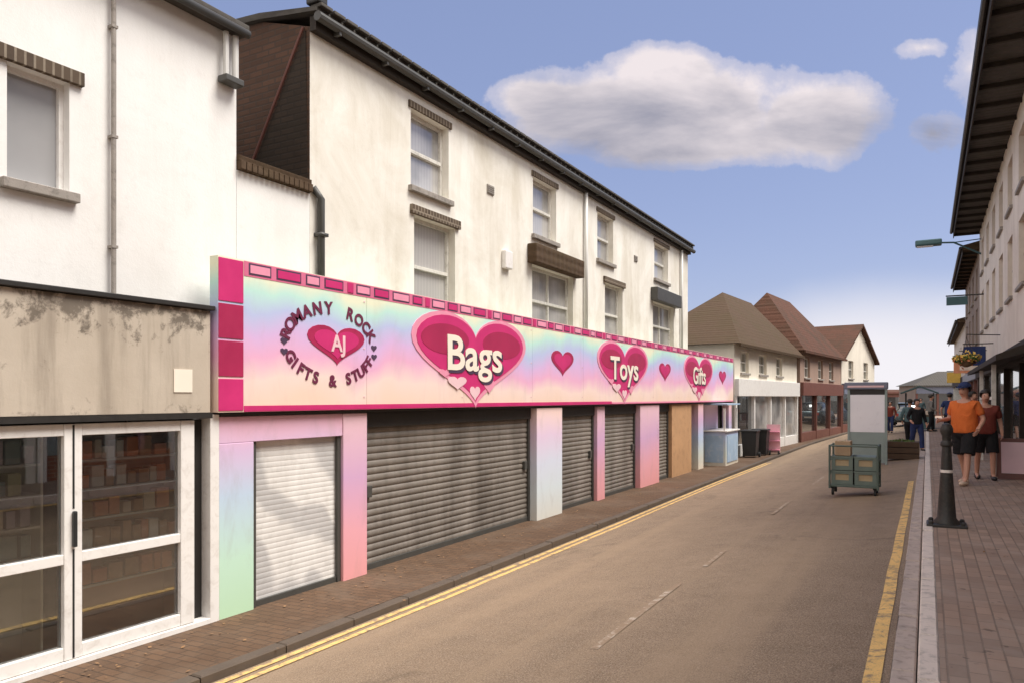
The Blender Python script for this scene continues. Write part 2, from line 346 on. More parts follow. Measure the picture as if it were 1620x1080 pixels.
class MB:
    def __init__(s): s.bm = bmesh.new()
    def poly(s, pts):
        return s.bm.faces.new([s.bm.verts.new(p) for p in pts])
    def box(s, x0, x1, y0, y1, z0, z1, bev=0):
        if x0 > x1: x0, x1 = x1, x0
        if y0 > y1: y0, y1 = y1, y0
        if z0 > z1: z0, z1 = z1, z0
        mt = Matrix.Translation(((x0 + x1) / 2, (y0 + y1) / 2, (z0 + z1) / 2)) @ Matrix.Diagonal((x1 - x0, y1 - y0, z1 - z0, 1))
        r = bmesh.ops.create_cube(s.bm, size=1, matrix=mt)
        if bev:
            es = list({e for v in r['verts'] for e in v.link_edges})
            bmesh.ops.bevel(s.bm, geom=es, offset=bev, segments=2, affect='EDGES', profile=.5)
        return s
    def tube(s, pts, r, n=8, cap=True):
        pts = [Vector(p) for p in pts]; rs = r if isinstance(r, (list, tuple)) else [r] * len(pts)
        rings = []
        for i, p in enumerate(pts):
            d = (pts[min(i + 1, len(pts) - 1)] - pts[max(i - 1, 0)]).normalized()
            a = d.cross(Vector((0, 0, 1)));
            if a.length < 1e-3: a = d.cross(Vector((0, 1, 0)))
            a.normalize(); b = d.cross(a)
            rings.append([s.bm.verts.new(p + (a * math.cos(2 * math.pi * k / n) + b * math.sin(2 * math.pi * k / n)) * rs[i]) for k in range(n)])
        for q, w in zip(rings, rings[1:]):
            for k in range(n): s.bm.faces.new((q[k], q[(k + 1) % n], w[(k + 1) % n], w[k]))
        if cap:
            s.bm.faces.new(rings[0][::-1]); s.bm.faces.new(rings[-1])
        return s
    def lathe(s, prof, cx=0, cy=0, z=0, n=20):
        rings = [[s.bm.verts.new((cx + r * math.cos(2 * math.pi * k / n), cy + r * math.sin(2 * math.pi * k / n), z + h)) for k in range(n)] for r, h in prof]
        for q, w in zip(rings, rings[1:]):
            for k in range(n): s.bm.faces.new((q[k], q[(k + 1) % n], w[(k + 1) % n], w[k]))
        s.bm.faces.new(rings[0][::-1]); s.bm.faces.new(rings[-1]); return s
    def prism(s, pts, off):
        """closed polygon pts extruded by vector off"""
        off = Vector(off)
        a = [s.bm.verts.new(p) for p in pts]; b = [s.bm.verts.new(Vector(p) + off) for p in pts]
        n = len(pts)
        s.bm.faces.new(a[::-1]); s.bm.faces.new(b)
        for i in range(n): s.bm.faces.new((a[i], a[(i + 1) % n], b[(i + 1) % n], b[i]))
        return s
    def ball(s, c, r, sc3=(1, 1, 1), seg=12):
        mt = Matrix.Translation(c) @ Matrix.Diagonal((*[r * k for k in sc3], 1))
        bmesh.ops.create_uvsphere(s.bm, u_segments=seg, v_segments=max(6, seg // 2 + 2), radius=1, matrix=mt); return s
    def wall(s, X, y0, y1, z0, z1, ops, depth, f):
        """facade sheet at x=X facing f*X with openings (y0,y1,z0,z1) and reveals"""
        ys = sorted({y0, y1, *[v for o in ops for v in o[:2] if y0 < v < y1]})
        zs = sorted({z0, z1, *[v for o in ops for v in o[2:] if z0 < v < z1]})
        vt = {}
        def V(y, z):
            if (y, z) not in vt: vt[(y, z)] = s.bm.verts.new((X, y, z))
            return vt[(y, z)]
        for a, b in zip(ys, ys[1:]):
            for c, d in zip(zs, zs[1:]):
                m = ((a + b) / 2, (c + d) / 2)
                if any(o[0] < m[0] < o[1] and o[2] < m[1] < o[3] for o in ops): continue
                s.bm.faces.new((V(a, c), V(b, c), V(b, d), V(a, d)))
        xb = X - f * depth
        for a, b, c, d in ops:
            for p, q in (((a, c), (b, c)), ((b, c), (b, d)), ((b, d), (a, d)), ((a, d), (a, c))):
                s.poly([(X, *p), (X, *q), (xb, *q), (xb, *p)])
        return s
    def build(s, name, mat, parent=None, smooth=False, loc=None):
        bm = s.bm
        o0 = Vector((0, 0, 0))
        if parent is not None: o0 = ORG[parent.name]
        elif loc is not None: o0 = Vector(loc)
        if o0.length: bmesh.ops.translate(bm, verts=bm.verts, vec=-o0)
        bmesh.ops.recalc_face_normals(bm, faces=bm.faces)
        me = bpy.data.meshes.new(name); bm.to_mesh(me); bm.free()
        if smooth:
            for p in me.polygons: p.use_smooth = True
        ob = bpy.data.objects.new(name, me); C.objects.link(ob)
        mats = mat if isinstance(mat, list) else [mat]
        for m in mats: me.materials.append(M[m] if isinstance(m, str) else m)
        ORG[ob.name] = o0
        if parent is not None: ob.parent = parent
        elif loc is not None: ob.location = o0
        return ob

def copy_tree(o, parent=None):
    c = o.copy(); C.objects.link(c)
    if parent is not None: c.parent = parent
    ORG[c.name] = ORG[o.name]
    for ch in list(o.children): copy_tree(ch, c)
    return c

def B(name, mat, parent, *boxes, bev=0):
    if name in SPLIT and len(boxes) > 1:
        return [B(name, mat, parent, q, bev=bev) for q in boxes][-1]
    m = MB()
    for b in boxes: m.box(*b, bev=bev)
    return m.build(name, mat, parent)

SPLIT = {'shutter_box', 'end_post', 'fascia_board', 'post', 'leg', 'shelf', 'corner_post', 'front_panel', 'shop_soffit'}
def smooth_edges(ob, ang=35):
    for p in ob.data.polygons: p.use_smooth = True
    ob.data.set_sharp_from_angle(angle=R(ang))

def window(root, X, f, y0, y1, z0, z1, depth=.1, rail=True, mull=0, pane='netglass', frame='oldframe', sill=True, fw=.055, name='window'):
    """window set back in a facade; sub-parts pane and sill"""
    xi = X - f * depth
    m = MB()
    xa, xb = xi - f * .05, xi + f * .012
    m.box(xa, xb, y0 + .001, y0 + fw, z0 + .001, z1 - .001); m.box(xa, xb, y1 - fw, y1 - .001, z0 + .001, z1 - .001)
    m.box(xa, xb, y0 + fw, y1 - fw, z0 + .001, z0 + fw); m.box(xa, xb, y0 + fw, y1 - fw, z1 - fw, z1 - .001)
    zm = (z0 + z1) / 2
    if rail: m.box(xa, xb + f * .015, y0 + fw, y1 - fw, zm - .025, zm + .025)
    for k in range(mull):
        ym = y0 + (y1 - y0) * (k + 1) / (mull + 1)
        m.box(xa, xb - f * .004, ym - .022, ym + .022, z0 + fw, z1 - fw)
    fr = m.build(name, frame, root)
    B('pane', pane, fr, (xi - f * .04, xi - f * .03, y0 + fw * .5, y1 - fw * .5, z0 + fw * .5, z1 - fw * .5))
    if sill: B('sill', 'sill', fr, (xi + f * .014, X + f * .07, y0 - .06, y1 + .06, z0 - .085, z0 - .002), bev=.008)
    return fr

def heart_pts(cy, cz, w, h, X, n=40):
    pts = []
    for i in range(n):
        t = 2 * math.pi * i / n
        a = 16 * math.sin(t) ** 3 / 32
        b = (13 * math.cos(t) - 5 * math.cos(2 * t) - 2 * math.cos(3 * t) - math.cos(4 * t)) / 29
        pts.append((X, cy + a * w, cz + (b + .09) * h))
    return pts

def text_mesh(body, size, mat, parent, name, place, extrude=.002, bold=.0):
    """lettering as a mesh; place maps local text (x,y) to a world matrix"""
    cu = bpy.data.curves.new(name, 'FONT'); cu.body = body; cu.size = size; cu.align_x = 'CENTER'; cu.align_y = 'CENTER'
    cu.extrude = extrude; cu.offset = bold; cu.resolution_u = 4
    to = bpy.data.objects.new(name, cu); C.objects.link(to)
    me = bpy.data.meshes.new_from_object(to.evaluated_get(bpy.context.evaluated_depsgraph_get()))
    bpy.data.objects.remove(to); bpy.data.curves.remove(cu)
    me.transform(place)
    bm = bmesh.new(); bm.from_mesh(me); bpy.data.meshes.remove(me)
    mb = MB(); mb.bm.free(); mb.bm = bm
    return mb.build(name, mat, parent)

def facing_x(X, y, z, rot=0, sx=1, sy=1):
    # text x -> +Y, text y -> +Z, normal -> +X
    base = Matrix(((0, 0, 1, X), (1, 0, 0, y), (0, 1, 0, z), (0, 0, 0, 1)))
    return base @ Matrix.Rotation(rot, 4, 'Z') @ Matrix.Diagonal((sx, sy, 1, 1))

# ------------------------------------------------------------------ the ground
def zg(x): return -.05 + (x + 5.0) / 4.8 * .57
ROWS = [-12, -6, -2, 2, 6, 10, 14, 18, 22, 26, 30, 34, 38, 42, 46, 50, 54, 58, 62, 66, 70, 76, 84, 94, 106, 120, 150]
def XL(y):
    if y < 28: return -5.02
    for (a, xa), (b, xb) in (((28, -5.02), (40, -4.85)), ((40, -4.85), (50, -4.2)), ((50, -4.2), (62, -3.0)), ((62, -3.0), (80, -2.4)), ((80, -2.4), (200, -2.4))):
        if a <= y <= b: return xa + (xb - xa) * (y - a) / (b - a)
def strip(name, mat, fx, fz, nx=1, kind='structure'):
    m = MB(); rows = []
    for y in ROWS:
        x0, x1 = fx(y)
        rows.append([m.bm.verts.new((x0 + (x1 - x0) * k / nx, y, fz(x0 + (x1 - x0) * k / nx, y))) for k in range(nx + 1)])
    for a, b in zip(rows, rows[1:]):
        for k in range(nx): m.bm.faces.new((a[k], a[k + 1], b[k + 1], b[k]))
    o = m.build(name, mat); tag(o, kind=kind); return o
gm = MB(); gm.poly([(-900, -300, -.3), (900, -300, -.3), (900, 1500, -.3), (-900, 1500, -.3)]); tag(gm.build('ground', 'ground'), kind='structure')
strip('road', 'asphalt', lambda y: (XL(y) + .0, -.2), lambda x, y: zg(x) + .012 * math.sin(x * 1.1 + y * .35), 8)
def lk(y): return zg(XL(y)) + .085
def kerb(name, mat, f0, f1, ztop, drop, step, seed):
    """a row of kerb stones, each a bevelled block with a fine joint"""
    rnd = random.Random(seed); m = MB()
    y = -6.0
    while y < 100:
        y2 = y + step
        a0, a1, b0, b1 = f0(y), f1(y), f0(y2), f1(y2)
        j = .006; zt = ztop(y) + rnd.uniform(-.006, .006); zu = ztop(y2) + rnd.uniform(-.006, .006)
        m.prism([(a0, y + j, zt - drop), (a1, y + j, zt - drop), (b1, y2 - j, zu - drop), (b0, y2 - j, zu - drop)], (0, 0, drop))
        y = y2
    bmesh.ops.bevel(m.bm, geom=[e for e in m.bm.edges if abs(e.verts[0].co.z - e.verts[1].co.z) < .08], offset=.012, segments=1, affect='EDGES')
    return tag(m.build(name, mat), kind='structure')
kerb('left_kerb', 'kerbdark', lambda y: XL(y) - .13, lambda y: XL(y) + .0, lk, .3, .9, 1)
strip('left_pavement', 'paveL', lambda y: (-7.5 if y < 28 else -9.5, XL(y) - .13), lambda x, y: lk(y) - .006 + (.02 * (x + 5.15) if y < 27 else 0), 4)
kerb('right_kerb', 'kerb', lambda y: -.05, lambda y: .065, lambda y: .655, .35, .9, 2)
kerb('gutter', 'gutter', lambda y: -.2, lambda y: -.062, lambda y: .535, .2, .45, 3)
strip('right_pavement', 'paveR', lambda y: (.065, 3.2), lambda x, y: .65 + .012 * (x) , 3)
def mark(name, mat, segs):
    m = MB()
    for xa, xb, y0, y1, lean in segs:
        n = max(1, int((y1 - y0) / 1.0))
        rnd = random.Random(int(y0 * 10)); prev = None
        for k in range(n + 1):
            y = y0 + (y1 - y0) * k / n; w = lean * (y - y0) + rnd.uniform(-.006, .006)
            dx = XL(y) - XL(0) if xa < -3.5 else 0
            c = [m.bm.verts.new((x + w + dx, y, zg(x + w + dx) + .012 * math.sin((x + w + dx) * 1.1 + y * .35) + .006)) for x in (xa, xb)]
            if prev: m.bm.faces.new((prev[0], prev[1], c[1], c[0]))
            prev = c
    return tag(m.build(name, mat), kind='structure')
mark('yellow_lines', 'yellow', [(-4.96, -4.88, -6, 27, 0), (-4.80, -4.72, -6, 27, 0)])
mark('yellow_line', 'yellow', [(-.345, -.245, -6, 17.5, 0)])
mark('centre_line', 'whitepaint', [(-2.33, -2.26, 5.4, 7.7, 0), (-2.29, -2.23, 8.6, 9.6, 0), (-2.3, -2.24, 13, 15, 0), (-2.3, -2.24, 18, 20, 0)])
# ------------------------------------------------------------------ left: white corner building
W = -6.5; F = -6.25
b = thing('white_building', 'white rendered building with grey blind window above a boarded tan shop fascia', 'building', (-8, 0, 0))
op = (3.22, 3.72, 4.02, 4.97)
op2 = (-.6, .2, 4.02, 4.97)
m = MB(); m.wall(W, -6, 5.5, 3.1, 6.12, [op, op2], .1, 1)
m.wall(F - .12, -6, 4.96, 2.05, 3.1, [], .1, 1)
m.poly([(W, 5.5, 0), (-13, 5.5, 0), (-13, 5.5, 6.12), (W, 5.5, 6.12)])
m.poly([(W, 5.5, 0), (W, 5.5, 3.1), (W, 4.96, 3.1), (W, 4.96, 0)])
m.poly([(W, -6, 0), (-13, -6, 0), (-13, -6, 6.12), (W, -6, 6.12)]); m.poly([(-13, -6, 0), (-13, 5.5, 0), (-13, 5.5, 6.12), (-13, -6, 6.12)])
m.build('wall', 'white1', b)
B('fascia_board', 'ply', b, (F - .11, F + .05, -6, 2.08, 2.1, 3.1), (F - .11, F + .05, 2.085, 4.93, 2.1, 3.1), bev=.004)
B('fascia_capping', 'dark', b, (W + .002, F + .09, -6, 4.96, 3.105, 3.15), bev=.006)
B('fascia_soffit', 'dark', b, (F - .13, F + .06, -6, 4.95, 2.045, 2.097))
B('notice', 'whitev', b, (F + .052, F + .058, 4.52, 4.72, 2.3, 2.52))
for o in (op, op2):
    w_ = window(b, W, 1, *o, rail=False, pane='blind', frame='whiteframe', fw=.04)
    B('lintel', 'lintel', w_, (W - .02, W + .045, o[0] - .12, o[1] + .11, 4.972, 5.09), bev=.004)
m = MB().tube([(W + .05, 4.09, 3.16), (W + .05, 4.09, 6.0)], .022, 10)
for z in (3.6, 4.6, 5.6): m.box(W, W + .075, 4.062, 4.118, z, z + .025)
m.build('downpipe', 'sill', b)
B('parapet_coping', 'slate', b, (W - .3, W + .14, -6, 5.56, 6.125, 6.24), bev=.01)
m = MB().tube([(W + .17, -6, 6.12), (W + .17, 5.52, 6.12)], .042, 10); m.build('gutter', 'gutterpipe', b, True)
m = MB().tube([(W + .08, 5.42, 6.08), (W + .08, 5.42, 5.62)], .035, 10).tube([(W + .08, 5.3, 6.08), (W + .08, 5.3, 5.62)], .03, 8); hp = m.build('waste_pipe', 'pipewhite', b)
B('hopper', 'gutterpipe', hp, (W + .01, W + .15, 5.25, 5.48, 5.55, 5.62), bev=.01)
B('roof', 'slate', b, (-13, W - .3, -6, 5.5, 6.11, 6.19))
# its shop window
sf = MB()
xs = (F - .07, F + .01)
posts = [(-1.25, -1.1), (1.12, 1.27), (2.33, 2.48), (3.53, 3.68), (4.63, 4.78)]
for a, c in posts: sf.box(xs[0], xs[1], a, c, .06, 2.03, bev=.006)
for a, c in zip(posts, posts[1:]):
    for z0, z1 in ((.06, .17), (.86, .945), (1.93, 2.03)): sf.box(xs[0] + .004, xs[1] - .006, a[1] + .001, c[0] - .001, z0, z1, bev=.005)
fr = sf.build('shop_window', 'whiteframe', b)
for a, c in zip(posts, posts[1:]):
    B('pane', 'shopglass', fr, (F - .045, F - .038, a[1] - .01, c[0] + .01, .16, .87)); B('pane', 'shopglass', fr, (F - .045, F - .038, a[1] - .01, c[0] + .01, .935, 1.94))
B('handle', 'bin', fr, (F + .012, F + .05, 3.59, 3.62, 1.0, 1.3), bev=.008)
B('window_seal', 'bin', fr, (F + .011, F + .014, 3.597, 3.613, .07, .98), (F + .011, F + .014, 3.597, 3.613, 1.32, 2.02))
B('threshold', 'whiteframe', b, (F - .1, F + .03, -1.3, 4.95, -.1, .055), bev=.006)
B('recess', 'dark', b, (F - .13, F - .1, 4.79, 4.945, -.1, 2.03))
B('pilaster', 'whiteframe', b, (F - .12, F + .03, 4.947, 5.055, -.1, 2.08), bev=.006)
B('side_wall', 'white1', b, (F - .2, F, -6, -1.26, -.1, 2.03))
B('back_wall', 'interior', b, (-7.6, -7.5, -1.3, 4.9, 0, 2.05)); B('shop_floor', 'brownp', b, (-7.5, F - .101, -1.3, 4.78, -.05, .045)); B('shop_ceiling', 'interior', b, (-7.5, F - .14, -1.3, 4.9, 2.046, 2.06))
rp = random.Random(11)
PK = {}
def packet(color, y, x, z, wd, ht, dp, label):
    if color not in PK:
        m = MB(); m.box(-.5, .5, -.5, .5, 0, 1, bev=.05); o = m.build('packet', color)
        PK[color] = o
    else:
        o = PK[color].copy(); C.objects.link(o)
    o.location = (x, y, z); o.scale = (dp, wd, ht); o.rotation_euler.z = rp.uniform(-.12, .12)
    tag(o, label, 'packet', 'packets on the window display shelves')
def display(y0, y1, cols, levels, back, label):
    d = thing('display_shelf', label, 'display shelf', (F - .25, (y0 + y1) / 2, .05))
    B('back_board', back, d, (F - .4, F - .38, y0, y1, .05, 1.95))
    for yy in (y0, y1 - .02): B('side_board', back, d, (F - .379, F - .1, yy, yy + .02, .05, 1.95))
    for z in levels:
        B('shelf', 'whiteframe', d, (F - .378, F - .09, y0 + .021, y1 - .021, z - .018, z))
        y = y0 + .03
        while y < y1 - .1:
            q = rp.uniform(.07, .15); cl, nm = rp.choice(cols)
            if y + q > y1 - .03: break
            packet(cl, y + q / 2, F - .18, z + .002, q * .93, rp.uniform(.1, .2), .12, nm + ' packet on ' + label.split(' behind')[0])
            y += q + rp.uniform(.004, .02)
display(3.7, 4.74, [('orangep', 'orange brown'), ('brickred', 'brick red'), ('cardp', 'pale card'), ('whiteframe', 'white'), ('brickred', 'brick red')], (.62, .93, 1.2, 1.46, 1.71), 'redback', 'shelf of red and white goods behind the right shop window pane')
display(2.4, 3.42, [('olivep', 'olive'), ('lilacp', 'lilac grey'), ('cardp', 'pale card'), ('greygreen', 'grey green'), ('olivep', 'olive')], (.95, 1.2, 1.46, 1.71), 'greyback', 'shelf of olive and lilac goods behind the left shop window pane')
display(1.2, 2.3, [('olivep', 'olive'), ('cardp', 'pale card'), ('brickred', 'brick red')], (.95, 1.2, 1.46, 1.71), 'greyback', 'shelf of mixed goods behind the leftmost shop window pane')

# ------------------------------------------------------------------ link and tall terrace
k = thing('link_building', 'low white rendered infill wall with brick coping between the two taller buildings', 'building', (-8, 6, 0))
m = MB(); m.wall(W, 5.503, 6.587, 2.0, 4.7, [], .1, 1); m.poly([(W, 5.503, 4.7), (W, 6.587, 4.7), (-11, 6.587, 4.7), (-11, 5.503, 4.7)]); m.build('wall', 'white1', k)
m = MB()
y = 5.51
while y < 6.56:
    m.box(W - .22, W + .07, y, y + .066, 4.705, 4.80, bev=.006); y += .077
m.box(W - .24, W + .04, 5.505, 6.585, 4.80, 4.86, bev=.006)
m.build('coping', 'tile', k)
m = MB().poly([(W - .25, 5.505, 4.83), (W - .25, 6.585, 4.83), (-8.1, 6.585, 5.0), (-8.1, 5.505, 5.0)]); 
mm = MB(); mm.prism([(W - .25, 5.505, 4.72), (-8.4, 5.505, 4.72), (-8.4, 5.505, 5.1), (W - .25, 5.505, 4.83)], (0, 1.08, 0)); mm.build('roof', 'slate', k)
m = MB().tube([(W + .06, 6.72, 2.4), (W + .06, 6.72, 4.66), (W + .02, 6.62, 4.78)], .045, 10)
for z in (3.2, 4.2): m.box(W, W + .12, 6.655, 6.785, z, z + .04)
m.build('downpipe', 'gutterpipe', k, True)

t = thing('terrace_building', 'long cream rendered three storey terrace with dark eaves above the rainbow shop sign', 'building', (-9, 14, 0))
Y0, Y1, ZT = 6.59, 22.75, 6.74
tops = [(8.59, 9.56, 5.3, 6.42), (12.38, 13.39, 5.33, 6.42), (15.51, 16.48, 5.38, 6.44), (19.51, 20.75, 5.5, 6.48)]
lows = [(8.67, 9.74, 3.45, 4.9), (12.35, 14.2, 3.45, 4.75), (15.96, 17.1, 3.5, 4.9), (19.4, 21.3, 3.6, 4.85)]
m = MB(); m.wall(W, Y0, Y1, 2.0, ZT, tops + lows, .13, 1)
m.poly([(W, Y1, 0), (-13, Y1, 0), (-13, Y1, ZT), (W, Y1, ZT)])
m.poly([(-13, Y0, 0), (-13, Y1, 0), (-13, Y1, ZT), (-13, Y0, ZT)])
m.build('wall', 'white2', t)
m = MB(); m.prism([(W - .002, Y0, 0), (-13, Y0, 0), (-13, Y0, 6.75), (-9.5, Y0, 7.15), (-7.3, Y0, 6.97), (W - .002, Y0, 6.72)], (0, .25, 0)); m.build('gable_wall', 'brickdark', t)
m = MB(); m.prism([(W - .03, Y0 - .012, 4.86), (-7.55, Y0 - .012, 5.02), (W - .06, Y0 - .012, 6.68)], (0, .01, 0)); m.build('tarred_patch', 'tar', t)  # dark triangle: the wall's diagonal shadow put into brick colour
m = MB()
m.tube([(-7.6, Y0 - .03, 4.98), (W - .08, Y0 - .03, 6.72)], .018, 6); m.build('flashing', 'brownp', t)  # thin strip added to trace the edge of the painted shadow
m = MB(); m.prism([(W + .16, Y0 - .06, 6.85), (W + .16, Y0 - .06, 6.9), (-7.3, Y0 - .06, 7.06), (-9.7, Y0 - .06, 7.24), (-13.2, Y0 - .06, 6.9), (-13.2, Y0 - .06, 6.7), (-9.5, Y0 - .06, 7.16), (-7.3, Y0 - .06, 6.98)], (0, Y1 - Y0 + .12, 0))
y = Y0 - .04
while y < Y1 - .1:
    m.box(W + .05, W + .23, y, y + .2, 6.9, 6.945, bev=.01); y += .225
m.build('roof', 'slate', t)
B('eaves_board', 'darkwood', t, (W + .001, W + .1, Y0, Y1, 6.66, 6.84))
m = MB().tube([(W + .17, Y0 - .05, 6.79), (W + .17, Y1 + .08, 6.76)], .06, 10)
for i in range(18): m.box(W + .1, W + .2, Y0 + .3 + i * .92, Y0 + .34 + i * .92, 6.7, 6.75)
m.build('gutter', 'gutterpipe', t)
B('kneeler', 'dark', t, (W + .0, W + .2, Y0 - .07, Y0 + .1, 6.95, 7.08), bev=.02)
for o in tops: window(t, W, 1, *o, depth=.13, mull=0 if o[0] > 9 else 0)
for i, o in enumerate(lows):
    w_ = window(t, W, 1, *o, depth=.13, mull=1 if i in (1, 3) else 0, sill=False)
    if i in (0, 2): B('lintel', 'lintel', w_, (W - .02, W + .05, o[0] - .1, o[1] + .1, o[3] + .001, o[3] + .13), bev=.004)
    else:
        B('blind_box', 'tile' if i == 1 else 'gutterpipe', w_, (W + .001, W + .2, o[0] - .2, o[1] + .15, o[3] + .0, o[3] + .36), bev=.02)
for o in tops: B('lintel', 'lintel', t, (W - .02, W + .03, o[0] - .06, o[1] + .06, o[3] + .001, o[3] + .1), bev=.004)
B('alarm_box', 'whiteframe', t, (W + .002, W + .09, 11.2, 11.46, 4.5, 4.82), bev=.02)
for yy in (10.7, 17.9): B('air_vent', 'sill', t, (W + .002, W + .02, yy, yy + .22, 5.7, 5.85), *[(W + .021, W + .03, yy + .01, yy + .21, 5.715 + q * .032, 5.73 + q * .032) for q in range(4)])
m = MB().tube([(W + .06, 14.75, 3.5), (W + .06, 14.75, 6.66)], .04, 8).tube([(W + .06, 21.9, 3.5), (W + .06, 21.9, 6.66)], .04, 8)
m.build('downpipe', 'pipewhite', t, True)

# ------------------------------------------------------------------ the shop under the sign
s = thing('shutter_parade', 'row of shuttered shops with pastel painted pilasters under the rainbow sign', 'shopfront', (-6.5, 16, 0))
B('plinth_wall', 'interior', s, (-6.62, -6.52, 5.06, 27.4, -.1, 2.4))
B('soffit', 'dark', s, (-6.52, -6.2, 5.06, 27.4, 2.06, 2.09))
B('door_frame', 'pastel', s, (-6.45, F + .02, 5.06, 5.5, -.1, 1.78), (-6.45, F + .016, 5.062, 6.868, 1.782, 2.055), bev=.006)
def shutter(mat, y0, y1, z0, z1, X, pitch=.075, name='roller_shutter', amp=.014):
    m = MB(); n = int((z1 - z0) / pitch); prev = None
    seg = 5
    for i in range(n * seg + 1):
        z = z0 + (z1 - z0) * i / (n * seg); ph = (i % seg) / seg
        x = X + amp * math.sin(math.pi * ph) if i % seg else X - amp * .3
        a = (m.bm.verts.new((x, y0, z)), m.bm.verts.new((x, y1, z)))
        if prev: m.bm.faces.new((prev[0], prev[1], a[1], a[0]))
        prev = a
    o = m.build(name, mat, s)
    ms = MB(); ms.box(X - .02, X + .03, y0 + .03, y1 - .03, z0 - .07, z0 + .03, bev=.006)
    for yy in (y0, y1 - .06): ms.box(X + .016, X + .05, yy, yy + .06, z0 - .05, z1, bev=.004)
    ms.build('guide_rail', 'gutterpipe', o)
    return o
shutter('shutwhite', 5.5, 6.87, .04, 1.78, F - .06, .06, amp=.0022)
B('pilaster', 'pastelpink', s, (-6.45, F + .03, 6.87, 7.31, -.1, 2.055), bev=.008)
shutter('shutgrey', 7.31, 11.95, .05, 2.06, F - .13, .09)
B('shutter_box', 'dark', s, (-6.5, F - .06, 7.312, 11.948, 1.86, 2.058), (-6.5, F - .06, 13.022, 14.918, 1.86, 2.058), (-6.5, F - .06, 15.352, 17.538, 1.86, 2.058), (-6.5, F - .06, 19.022, 20.238, 1.86, 2.058), bev=.01)
B('pilaster', 'pastelpale', s, (-6.45, F + .06, 11.95, 13.02, -.1, 2.055), bev=.008)
shutter('shutgrey', 13.02, 14.92, .05, 2.06, F - .13, .09)
B('post', 'pastelpink', s, (-6.45, F, 14.92, 15.35, -.1, 2.055), bev=.008)
shutter('shutgrey', 15.35, 17.54, .05, 2.06, F - .13, .09)
B('pilaster', 'pastelpink', s, (-6.45, F + .05, 17.54, 19.02, -.1, 2.055), bev=.008)
shutter('shutgrey', 19.02, 20.24, .05, 2.06, F - .13, .09)
B('side_panel', 'orangep', s, (-6.45, F + .02, 20.24, 22.2, -.1, 2.055), bev=.006)
B('end_post', 'pastelblue', s, (-6.45, F + .04, 22.9, 23.5, -.1, 2.055), (-6.45, F + .04, 26.95, 27.38, -.1, 2.055), bev=.006)
# flat roof box carrying the sign past the terrace
B('flat_roof', 'slate', s, (-11, -6.28, 22.8, 27.36, 3.2, 3.4))
B('end_wall', 'whitefar', s, (-11, -6.5, 27.2, 27.36, -.1, 3.2))
for y0_, y1_ in ((7.31, 11.95), (13.02, 14.92), (15.35, 17.54)):
    B('lock_box', 'gutterpipe', s, (F - .12, F - .07, y0_ + .12, y0_ + .22, .95, 1.1), bev=.006); B('lock_box', 'gutterpipe', s, (F - .12, F - .07, y1_ - .22, y1_ - .12, .95, 1.1), bev=.006)
# ------------------------------------------------------------------ the sign
g = thing('shop_sign', 'long rainbow pastel shop sign with magenta hearts and a magenta tiled border', 'sign', (-6.2, 16, 2.1))
SX = -6.15; SY0, SY1, SZ0, SZ1 = 4.98, 27.38, 2.1, 3.66
B('board', 'rainbow', g, (-6.27, SX - .02, SY0, SY1, SZ0, SZ1), *[(SX - .0199, SX, SY0 + 2.24 * i, SY0 + 2.24 * i + 2.235, SZ0, SZ1) for i in range(10)])
for i in range(1, 10):
    for z in (2.26, 2.86, 3.44):
        m = MB().tube([(SX, SY0 + 2.24 * i - .05, z), (SX + .006, SY0 + 2.24 * i - .05, z)], .012, 8); m.build('screw_cap', 'lightpink', g)
for p in list(range(0)): pass

zs = [SZ0 + .004, 2.45, 2.83, 3.2, SZ1 - .004]
for i, (a, c) in enumerate(zip(zs, zs[1:])):
    B('border_tile', 'crimson' if i % 3 else 'magenta', g, (SX - .002, SX + .008, SY0 + .004, 5.29, a + .012, c - .012), bev=.003)
B('border_strip', 'borderpink', g, (SX - .002, SX + .004, 5.3, SY1 - .01, 3.5, SZ1 - .006))
B('border_line', 'magenta', g, (SX - .002, SX + .005, 5.3, 15.5, SZ0 + .012, 2.165), (SX - .002, SX + .005, 5.3, SY1 - .01, SZ0 + .004, SZ0 + .010)); 
B('border_line', 'pinkv', g, (SX - .002, SX + .005, 15.5, SY1 - .01, SZ0 + .012, 2.15))
# chain of ringed tiles along the top strip
y = 5.36; i = 0
while y < SY1 - .3:
    L = (.3, .36, .22, .32, .26)[i % 5]
    bt = B('border_motif', 'navy', g, (SX, SX + .007, y, y + L, 3.52, 3.64))
    B('motif_centre', 'magenta' if i % 2 else 'pinkv', bt, (SX, SX + .010, y + .018, y + L - .018, 3.538, 3.622))
    y += L + .075; i += 1
    if i % 4 == 0:
        B('border_motif', 'magenta', g, (SX, SX + .012, y, y + .1, 3.52, 3.64)); y += .16
def ring_text(word, cy, cz, rx, rz_, a0, a1, size, mat, inward=False):
    n = len(word)
    for i, ch in enumerate(word):
        if ch == ' ': continue
        a = R(a0 + (a1 - a0) * i / (n - 1))
        yy, zz = cy + rx * math.cos(a), cz + rz_ * math.sin(a)
        tang = math.atan2(rz_ * math.cos(a), -rx * math.sin(a))
        rot = tang + (0 if inward else math.pi)
        text_mesh(ch, size, mat, g, 'letter', facing_x(SX + .006, yy, zz, rot, 1, 1), .003, .006)
LC = (6.6, 2.86)
ring_text('ROMANY ROCK', *LC, .74, .43, 168, 22, .2, 'maroon')
ring_text('GIFTS & STUFF', *LC, .72, .42, 202, 338, .19, 'maroon', True)
def lips(cy, cz, w, h):
    m = MB(); m.prism(heart_pts(cy, cz, w, h, SX + .001, 36), (.006, 0, 0)); m.build('heart_badge', 'crimson', g)
    m = MB(); m.prism(heart_pts(cy, cz + .02 * h, w * .78, h * .74, SX + .004, 36), (.006, 0, 0)); m.build('heart_badge', 'magenta', g)
